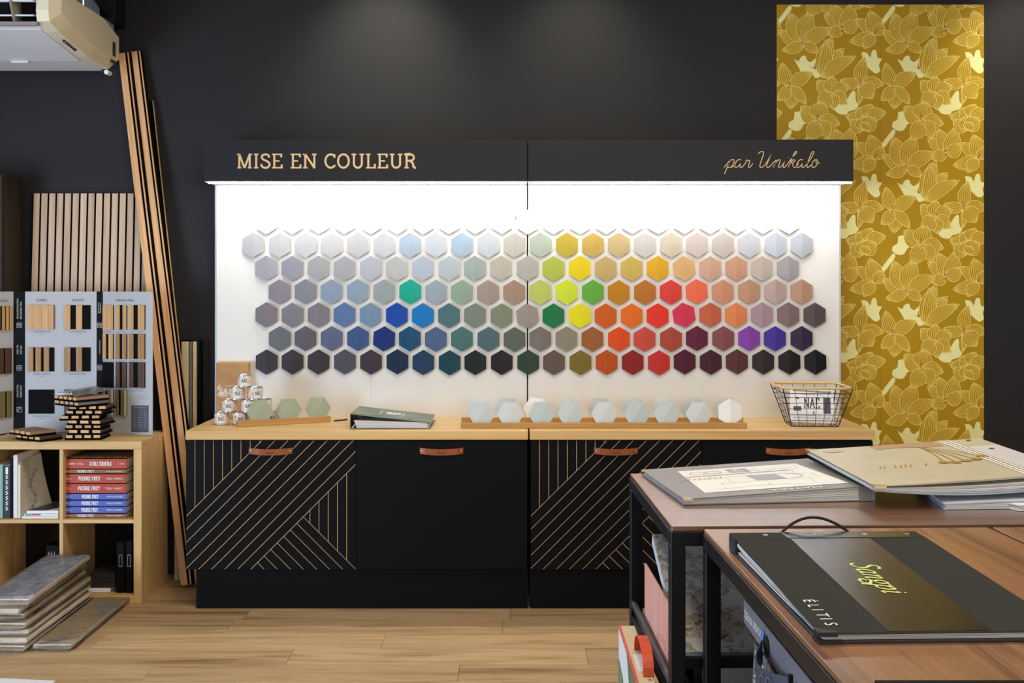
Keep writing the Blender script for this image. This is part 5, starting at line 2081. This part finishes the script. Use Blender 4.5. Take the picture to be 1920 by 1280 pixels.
part('eyelet', m, mat('eyelet', C(120, 112, 104), .3, .5, .8), t)
m = MB()
for p, sy in ((fw(0, 0), 1), (fw(0, LE), -1)):
    m.hexa([p + Vector(v) for v in ((-.003, -.003 * sy, -.007), (.03, -.002 * sy, -.007), (.03, .004 * sy, -.007), (-.003, .02 * sy, -.007), (-.003, -.003 * sy, .001), (.03, -.002 * sy, .001), (.03, .004 * sy, .001), (-.003, .02 * sy, .001))])
part('metal_corner', m, mat('corner_gold', C(190, 170, 130), .3, .5, .7), t)
# books under it
z = ZTB + .001
f1 = lvl(1770, 955, z)
b1 = lvl(1733, 926, z)
t, B, Tp = quadbook('sample_book', 'pale sample book lying under the beige one on the far table', [f1, f1 + ex * .42, f1 + ex * .42 + (b1 - f1) * 1.6, b1 + (b1 - f1) * .6], [.016, .03, .03, .016], mat('pale_cover', C(196, 204, 214), .5), [PG2, PG1, PG3], npg=4)
f1 = lvl(1912, 958, z)
t, B, Tp = quadbook('sample_book', 'white sample book corner at the right picture edge on the far table', [f1 + Vector((.0, -.0, 0)), f1 + Vector((.3, .02, 0)), f1 + Vector((.28, .3, 0)), f1 + Vector((-.06, .12, 0))], [.016, .016, .016, .016], PG3, [PG2, PG3], npg=3)
f1 = lvl(1886, 856, z + .07)
m = MB()
m.hexa([f1 + Vector(v) for v in ((0, 0, -.068), (.3, 0, -.068), (.3, .2, -.068), (0.02, .2, -.068), (0, 0, 0), (.3, 0, 0), (.3, .2, 0), (.02, .2, 0))])

# large black sample book, near table
zn = ZTB + .001
fl, bl = lvl(1537, 1206.5, zn), lvl(1367.5, 1030, zn)
bkz = lvl(1367, 995.5, ZTB + .036)
ey = (bl - fl)
exn = Vector((ey.y, -ey.x, 0)).normalized()
Wn = .425
DGREY = mat('cloth_dark_grey', C(62, 62, 61), .8, .0, bump=.25, bscale=900)
SHEEN = mat('gloss_black_brown', C(20, 17, 15), .27, .7, bump=.12, bscale=700)
t = thing('sample_book', 'large black sample book with green-yellow title and cord loop on the near table', 'sample book', M=Matrix.Translation(fl))
th0, th1 = .018, .038
ln = ey.length
eyn = ey.normalized()


def nb(u, v, zz):
    return fl + exn * u + eyn * v + Vector((0, 0, zz))


NAVYC = mat('cover_navy', C(40, 46, 58), .5)
m = MB()
m.hexa([nb(0, 0, 0), nb(Wn, 0, 0), nb(Wn, ln, 0), nb(0, ln, 0), nb(0, 0, .004), nb(Wn, 0, .004), nb(Wn, ln, .004), nb(0, ln, .004)])
part('back_cover', m, NAVYC, t, bevel=.001)
m = MB()
lh = ln - .062
m.hexa([nb(0, 0, th0 - .0035), nb(Wn, 0, th0 - .0035), nb(Wn, lh, th1 - .004), nb(0, lh, th1 - .004), nb(0, 0, th0), nb(Wn, 0, th0), nb(Wn, lh, th1), nb(0, lh, th1)])
part('front_cover', m, DGREY, t, bevel=.001)
m = MB()
m.hexa([nb(0, lh + .004, .004), nb(Wn, lh + .004, .004), nb(Wn, ln, .004), nb(0, ln, .004), nb(0, lh + .004, th1), nb(Wn, lh + .004, th1), nb(Wn, ln, th1), nb(0, ln, th1)])
part('hinge_block', m, DGREY, t, bevel=.001)
m = MB()
m.hexa([nb(-.0012, lh + .006, .002), nb(-.0002, lh + .006, .002), nb(-.0002, ln - .002, .002), nb(-.0012, ln - .002, .002), nb(-.0012, lh + .006, th1 - .002), nb(-.0002, lh + .006, th1 - .002), nb(-.0002, ln - .002, th1 - .002), nb(-.0012, ln - .002, th1 - .002)])
part('hinge_side', m, NAVYC, t)
for j in range(8):
    a, b_ = j / 8, (j + .85) / 8
    jj = rnd.uniform(-.002, .003)
    m = MB()
    pg = []
    NS = 6
    rings = []
    for q in range(NS + 1):
        v = .006 + (lh - .004) * q / NS
        h0 = .0045 + ((th0 - .0085) + (th1 - th0 - .004) * q / NS) * a + .0012 * math.sin(q * 1.7 + j)
        h1 = .0045 + ((th0 - .0085) + (th1 - th0 - .004) * q / NS) * b_ + .0012 * math.sin(q * 1.7 + j)
        u = .006 + jj + .002 * math.sin(q * .9 + j)
        rings.append([nb(u, v, h0), nb(Wn - .006, v, h0), nb(Wn - .006, v, h1), nb(u, v, h1)])
    m.loft(rings)
    part('page_block', m, (mat('page_white', C(206, 204, 206), .7), PG3, mat('page_cream', C(196, 188, 160), .7))[j % 3], t)


class Top:
    def __init__(s, lift):
        s.l = lift

    def __call__(s, u, v, h=0):
        zz = th0 + (th1 - th0) * min(1, v / lh)
        return nb(u, v, zz + s.l + h)


tp_, tp2 = Top(.0007), Top(.0013)
m = MB()
m.quad(tp_(Wn * .275, .002), tp_(Wn * .685, .002), tp_(Wn * .70, lh - .001), tp_(Wn * .285, lh - .001))
m.quad(tp_(Wn * .275, lh + .006), tp_(Wn * .93, lh + .006), tp_(Wn * .93, ln - .001), tp_(Wn * .275, ln - .001))
part('gloss_band', m, SHEEN, t, label='glossy dark band')


class Down:
    """text that runs towards the viewer: x = towards the front, up = to the right"""
    def __init__(s, u, v):
        s.u, s.v = u, v

    def __call__(s, a, b, h=0):
        return tp2(s.u + b, s.v - a, h)


m = MB()
# title in italic broad-nib strokes, x-height 1
TI = [
    (0.0, [[(.72, 1.5), (.55, 1.68), (.25, 1.66), (.12, 1.4), (.3, 1.1), (.58, .78), (.6, .35), (.35, .05), (.05, .05), (-.1, .3)]]),
    (.86, [[(.62, .92), (.4, 1.0), (.15, .75), (.06, .3), (.2, .02), (.42, .15), (.62, .6)], [(.68, 1.0), (.55, .35), (.6, .05), (.78, .1)]]),
    (1.72, [[(.08, .9), (.2, .98), (.18, .6), (.02, 0)], [(.12, .5), (.4, .95), (.6, .95), (.62, .7), (.52, .2), (.6, .02), (.78, .12)]]),
    (2.62, [[(.6, .9), (.38, 1.0), (.14, .8), (.12, .45), (.32, .3), (.56, .5), (.6, .9), (.8, .98)], [(.3, .3), (.1, .12), (.4, .0), (.66, -.2), (.5, -.55), (.15, -.6), (-.02, -.35), (.15, -.08)]]),
    (3.42, [[(.05, .9), (.2, .98), (.14, .4), (-.06, -.65)], [(.14, .45), (.4, .95), (.62, .95), (.7, .55), (.52, .1), (.25, .02), (.08, .2)], [(-.18, -.65), (.08, -.65)]]),
    (4.36, [[(.05, .9), (.2, .98), (.14, .45), (.1, .08), (.2, .0), (.36, .12)], [(.14, 1.3), (.24, 1.38)]]),
]
sc = .030
fd = Down(Wn * .435, lh * .665)
for x0_, sts in TI:
    for st in sts:
        pts = [((x0_ + p[0] + .12 * p[1]) * sc * 1.28, p[1] * sc) for p in catmull(st, 5)]
        ribbon(m, fd, pts, .004, pen=(.0030, .0072, .4))
part('title', m, mat('title_lime', C(212, 222, 130), .5), t, label='lime title lettering')
m = MB()
fd = Down(Wn * .05, lh * .285)
vs_, fs_ = _text('ÉLITIS')
mx = max(p[0] for p in vs_)
off = 0
for ch_, x in zip('ÉLITIS', (0, .027, .052, .071, .098, .118)):
    v2, f2_ = _text(ch_)
    xs_, ys_ = [p[0] for p in v2], [p[1] for p in v2]
    hh = .0225
    k = hh / .73
    m.add([fd(x + (p[0] - min(xs_)) * k, p[1] * k) for p in v2], f2_)
part('publisher_lettering', m, WINK, t, label='white lettering')
for u in (.075, .19, .30, .395):
    m = MB()
    m.M = Matrix.Translation(nb(u, lh + .036, th1))
    m.lathe([(.0065, 0), (.006, .0016), (.0035, .002), (.003, .0006), (.0002, .0005)], n=12)
    part('eyelet', m, STEEL, t, smooth=True)
m = MB()
A0 = nb(.115, ln + .002, th1 - .006)
pts = []
for k in range(15):
    f = k / 14
    pts.append(nb(.115 + .165 * f, ln + .004 + .02 * math.sin(math.pi * f), th1 - .008 + .036 * math.sin(math.pi * f) ** .8))
m.tube(pts, .0034, 8)
part('cord_loop', m, mat('black_cord', C(18, 18, 19), .7), t, smooth=True)
m = MB()
m.hexa([nb(-.003, -.003, th0 - .006), nb(.03, -.003, th0 - .006), nb(.03, .006, th0 - .006), nb(-.003, .024, th0 - .006), nb(-.003, -.003, th0 + .0014), nb(.03, -.003, th0 + .0014), nb(.03, .006, th0 + .0014), nb(-.003, .024, th0 + .0014)])
m.hexa([nb(-.003, -.003, -.0005), nb(.04, -.003, -.0005), nb(.04, .006, -.0005), nb(-.003, .03, -.0005), nb(-.003, -.003, .005), nb(.04, -.003, .005), nb(.04, .006, .005), nb(-.003, .03, .005)])
part('corner_guard', m, mat('corner_black', C(18, 18, 20), .5), t)
# further black book at the lower right edge
q = lvl(1640, 1276, ZTB + .03)
m = MB()
t = thing('sample_book', 'black sample book peeking in at the bottom right corner', 'sample book', M=Matrix.Translation((q.x + .16, q.y - .15, ZTB + .001)))
m.box(q.x, q.x + .36, q.y - .28, q.y, ZTB + .001, ZTB + .005)
m.box(q.x, q.x + .36, q.y - .28, q.y, ZTB + .027, ZTB + .031)
m.box(q.x, q.x + .36, q.y - .004, q.y, ZTB + .005, ZTB + .027)
part('cover', m, BLACK, t)
m = MB()
m.box(q.x + .005, q.x + .355, q.y - .275, q.y - .005, ZTB + .0055, ZTB + .0265)
part('page_block', m, PG1, t)

# ------------------------------------------------------------------ books stored under the tables
# toile-printed book leaning in the far table
TOILE = noise_mat('toile_print', [C(206, 208, 204), C(206, 208, 204), C(150, 122, 88), C(206, 206, 202), C(128, 96, 62)], (15, 15, 11), .6, .3, 8, pos=[.40, .50, .54, .60, .66], distort=2.2)
tl = Vector((.416, 3.16, za(1001, 3.16)))
bl_ = Vector((.427, 2.70, za(1222, 2.70)))
vv = (bl_ - tl)
t = thing('toile_book', 'pale sample book printed with brown toile branches, leaning on the far table shelf', 'sample book', M=Matrix.Translation(bl_))
wv = Vector((.62, .012, 0))
nn = wv.cross(vv).normalized()
if nn.z < 0:
    nn = -nn
m = MB()
m.hexa([bl_ - nn * .004, bl_ + wv - nn * .004, tl + wv - nn * .004, tl - nn * .004, bl_, bl_ + wv, tl + wv, tl])
part('cover', m, TOILE, t)
for k in range(3):
    m = MB()
    s0, s1 = -nn * (.006 + .009 * k), -nn * (.006 + .009 * k + .0078)
    m.hexa([bl_ + s1, bl_ + wv * .98 + s1, tl + wv * .98 + s1, tl + s1, bl_ + s0, bl_ + wv * .98 + s0, tl + wv * .98 + s0, tl + s0])
    part('page_block', m, mat('page_blueish', C(204, 212, 224), .6), t)
m = MB()
frt = Frame(tl, wv, -vv, lift=.001)
slab(m, frt, 'C A', .03, -vv.length * .62, .05, .03, .05)
part('lettering', m, mat('print_brown', C(120, 104, 90), .6), t)
m = MB()
c0 = tl + vv * .25 + wv * .0
for f0, f1 in ((.235, .25),):
    m.hexa([tl + vv * f0 + nn * .0006, tl + vv * f0 + wv + nn * .0006, tl + vv * f1 + wv + nn * .0006, tl + vv * f1 + nn * .0006, tl + vv * f0 + nn * .003, tl + vv * f0 + wv + nn * .003, tl + vv * f1 + wv + nn * .003, tl + vv * f1 + nn * .003])
part('hinge_fold', m, mat('fold_tan', C(178, 164, 142), .6), t)
# wedge that carries it
s1 = -nn * .035
rest = thing('book_rest', 'black sloping rest under the toile book inside the far table', 'book rest', (.7, 2.95, .491))
for px_ in (.06, .5):
    m = MB()
    a, b = bl_ + wv * px_ + s1, tl + wv * px_ + s1
    m.prism([(a.x, a.y, .491), (a.x, b.y - .02, .491), (a.x, b.y - .02, b.z - .012), (a.x, a.y, max(.5, a.z - .006))], (.02, 0, 0))
    part('support', m, mat('black_shelf', C(24, 24, 26), .6), rest)
# pink board
PINK = noise_mat('pink_wash', [C(206, 140, 128), C(222, 164, 150), C(228, 182, 166)], (5, 24, 1.6), .6, .3, 3)
t = thing('pink_sample_board', 'pink streaked sample board standing on edge inside the left side of the far table', 'sample board', (.40, 2.96, .4905))
m = MB()
m.hexa([(.413, 2.705, .4905), (.421, 2.705, .4905), (.407, 3.21, .4905), (.399, 3.21, .4905), (.413, 2.705, .69), (.419, 2.705, .69), (.405, 3.21, .69), (.399, 3.21, .69)])
part('board', m, PINK, t, bevel=.001)
m = MB()
fp = Frame((.407, 2.83, .56), (0, -1, 0), (0, 0, 1), lift=.002)
ribbon(m, fp, catmull([(0, .03), (.012, .05), (.02, .03), (.008, .01)], 4), .003)
ribbon(m, fp, catmull([(.03, .0), (.04, .02), (.05, .01)], 4), .003)
part('lettering', m, mat('pink_print', C(238, 206, 200), .6), t)

# tall sample box with a red strap, left of the far table
t = thing('sample_box', 'tall beige and green sample box with a red strap handle beside the far table', 'sample box', (.35, 2.8, 0))
bxa, bxb, bya, byb, bz1 = .318, .366, 2.36, 3.18, .512
m = MB()
m.box(bxa + .004, bxb, bya, byb, 0.0005, bz1)
part('body', m, noise_mat('beige_linen', [C(196, 178, 142), C(216, 200, 166)], (90, 90, 90), .75, .2), t, bevel=.002)
m = MB()
m.prism([(bxa, byb, .0), (bxa, byb, bz1 - .004), (bxa, bya, bz1 - .004), (bxa, bya, .0)], (.003, 0, 0))
part('side_panel', m, PAPER, t)
m = MB()
xg = bxa - .0012
m.add([(xg, bya, .002), (xg, 2.80, .002), (xg, 2.84, .3), (xg, 2.88, .43), (xg, 2.92, .48), (xg, 2.955, .507), (xg, bya, .507)], [tuple(range(7))])
m.add([(xg, 3.178, .002), (xg, 3.178, .418), (xg, 3.06, .40), (xg, 2.98, .34), (xg, 2.95, .002)], [tuple(range(5))])
part('leaf_print', m, noise_mat('leaf_green', [C(70, 94, 62), C(120, 146, 108)], (8, 8, 3), .5), t)
m = MB()
m.box(bxa - .001, bxa + .006, bya, byb, bz1 - .004, bz1 + .001)
part('red_edge', m, mat('red_edge', C(206, 84, 74), .5), t)
m = MB()
m.box(bxa + .014, bxb - .008, 2.80, 2.93, bz1 + .0004, bz1 + .001)
part('paper_label', m, PAPER, t)
m = MB()
st = []
for k in range(13):
    a = math.pi * k / 12
    y, zz = 2.865 + .105 * math.cos(a), bz1 + .002 + .062 * math.sin(a) ** .8
    st.append([(bxb - .026, y, zz), (bxb + .002, y, zz), (bxb + .002, y * 1.0 - .003 * math.cos(a), zz - .003), (bxb - .026, y - .003 * math.cos(a), zz - .003)])
m.loft(st)
part('strap_handle', m, noise_mat('red_leather', [C(204, 66, 30), C(220, 84, 44)], (30, 30, 30), .45, .4), t, label='orange-red leather strap')
m = MB()
for y in (2.74, 2.985):
    m.M = Matrix.Translation((bxb - .012, y, bz1 + .0005))
    m.lathe([(.005, 0), (.004, .002), (.0002, .0025)], n=10)
part('rivet', m, STEEL, t)

# spines in the near table
LAV = mat('binder_lavender', C(118, 116, 126), .5)
gx = .505
gz0, gz1 = .795, .862
t = thing('sample_binder', 'grey sample binder with navy strap lying across the book spines under the near table', 'binder', (gx + .1, 2.0, gz0))
m = MB()
m.hexa([(gx, 1.62, gz0 - .01), (gx + .26, 1.62, gz0), (gx + .26, 2.28, gz0), (gx - .01, 2.28, gz0 + .012), (gx, 1.62, gz1 + .0), (gx + .26, 1.62, gz1), (gx + .26, 2.28, gz1), (gx - .01, 2.28, gz1 - .006)])
part('body', m, LAV, t, bevel=.002)
fs2 = Frame((gx - .0105, 2.27, gz0 + .018), (.0155, -.66, 0), (0, 0, 1), lift=.0025)
m = MB()
sans(m, fs2, "L'ÎLE AUX OISEAUX", .012, .012, .135, .021)
sans(m, fs2, 'CAMENGO', .43, .006, .1, .024)
part('lettering', m, WINK, t)
m = MB()
m.quad(fs2(.152, .004), fs2(.170, .004), fs2(.170, .032), fs2(.152, .032), 0)
part('blue_tab', m, mat('blue_tab', C(70, 140, 220), .5), t)
m = MB()
m.add([fs2(.186 + .022 * math.cos(a), .012 + .019 * math.sin(a), .0005) for a in [2 * math.pi * k / 18 for k in range(18)]], [tuple(range(18))])
part('finger_hole', m, mat('hole_black', C(6, 6, 7), .9), t, label='black finger hole')
NVS = noise_mat('navy_leather', [C(44, 56, 76), C(62, 76, 98)], (40, 40, 40), .4, .45)
m = MB()
st = []
for k in range(11):
    f = k / 10
    u = .165 + .20 * f
    out_ = .034 * math.sin(math.pi * f) + .004
    p = fs2(u, .014 - .012 * math.sin(math.pi * f), out_)
    q = fs2(u, -.032 - .012 * math.sin(math.pi * f), out_)
    st.append([p, q, q + Vector((.003, 0, 0)), p + Vector((.003, 0, 0))])
m.loft(st)
sp_ = part('strap', m, NVS, t, label='navy leather strap')


class Str:
    def __call__(s, u, v, h=0):
        f = u / .20
        out_ = .034 * math.sin(math.pi * f) + .0055
        return fs2(.165 + u, -.032 - .012 * math.sin(math.pi * f) + v, out_ + h)


m = MB()
sans(m, Str(), 'VENICE', .035, .010, .12, .027)
part('embossed_lettering', m, mat('navy_emboss', C(84, 100, 126), .5), sp_)
m = MB()
m.hexa([fs2(.362, -.038, .001), fs2(.37, -.038, .001), fs2(.37, .02, .001), fs2(.362, .02, .001), fs2(.362, -.038, .007), fs2(.37, -.038, .007), fs2(.37, .02, .007), fs2(.362, .02, .007)])
part('strap_slot', m, BLACKMET, t)
m = MB()
m.add([fs2(.395 + .007 * math.cos(a), .010 + .007 * math.sin(a), .001) for a in [2 * math.pi * k / 10 for k in range(10)]], [tuple(range(10))])
part('rivet', m, BLACKMET, t)
SPN_ = [(2.225, .055, mat('spine_grey', C(88, 86, 84), .5), 'BORD DU NIL', 'grey-brown spine with white title, leftmost of those under the grey binder'),
        (2.165, .05, mat('spine_slate', C(98, 98, 106), .5), "L'ATELIER", 'slate grey spine, second under the grey binder in the near table'),
        (2.108, .05, mat('spine_slate2', C(92, 94, 98), .5), 'AMBASSADOR', 'slate grey spine, third under the grey binder, right of the second'),
        (2.052, .03, mat('spine_slate3', C(84, 96, 104), .5), 'CHARTS', 'slim blue-grey spine next to the terracotta one under the grey binder'),
        (2.018, .085, noise_mat('terracotta', [C(120, 70, 50), C(172, 110, 84), C(172, 110, 84)], (40, 40, 30), .6), '', 'terracotta patterned spine under the navy strap')]
for y1, tw, mm, word, lb in SPN_:
    t = thing('sample_book', lb, 'book', (gx + .12, y1 - tw / 2, .451), group='sample books standing in the near table')
    lean = .07
    x0_, x1_ = gx + .0, gx + .26
    m = MB()
    m.hexa([(x0_, y1 - tw + lean, .451), (x1_, y1 - tw + lean, .451), (x1_, y1 + lean, .451), (x0_, y1 + lean, .451), (x0_, y1 - tw, .782), (x1_, y1 - tw, .782), (x1_, y1, .782), (x0_, y1, .782)])
    part('cover', m, mm, t, bevel=.0015)
    if word:
        dn = Vector((0, lean, -.331)).normalized()
        f = Frame(Vector((x0_, y1 - tw * .5, .782)), dn, Vector((0, -.331, -lean)), lift=.001)
        f.n = Vector((-1, 0, 0))
        f.uy = -Vector((0, .331, lean)).normalized()
        m = MB()
        sans(m, f, word, .02 if word != 'BORD DU NIL' else .012, -.012, .026 * len(word) * .72, .02)
        part('lettering', m, WINK, t)
    if word == 'BORD DU NIL':
        m = MB()
        m.box(x0_ - .001, x0_ - .0002, y1 - tw + lean * .6, y1 + lean * .5, .50, .535)
        part('blue_label', m, mat('blue_label', C(50, 80, 170), .5), t)
# white sheet at the bottom left corner of the view
m = MB()
a, b = lvl(-30, 1271, 0.002), lvl(104, 1277, 0.002)
m.add([a, b, b + Vector((0, -.25, 0)), a + Vector((0, -.25, 0)), a + Vector((0, 0, .003)), b + Vector((0, 0, .003)), b + Vector((0, -.25, .003)), a + Vector((0, -.25, .003))], [(3, 2, 1, 0), (4, 5, 6, 7), (0, 1, 5, 4), (1, 2, 6, 5), (2, 3, 7, 6), (3, 0, 4, 7)])
solo('white_board_sheet', m, PAPER, 'white flat board lying on the floor in the bottom left picture corner', 'board')
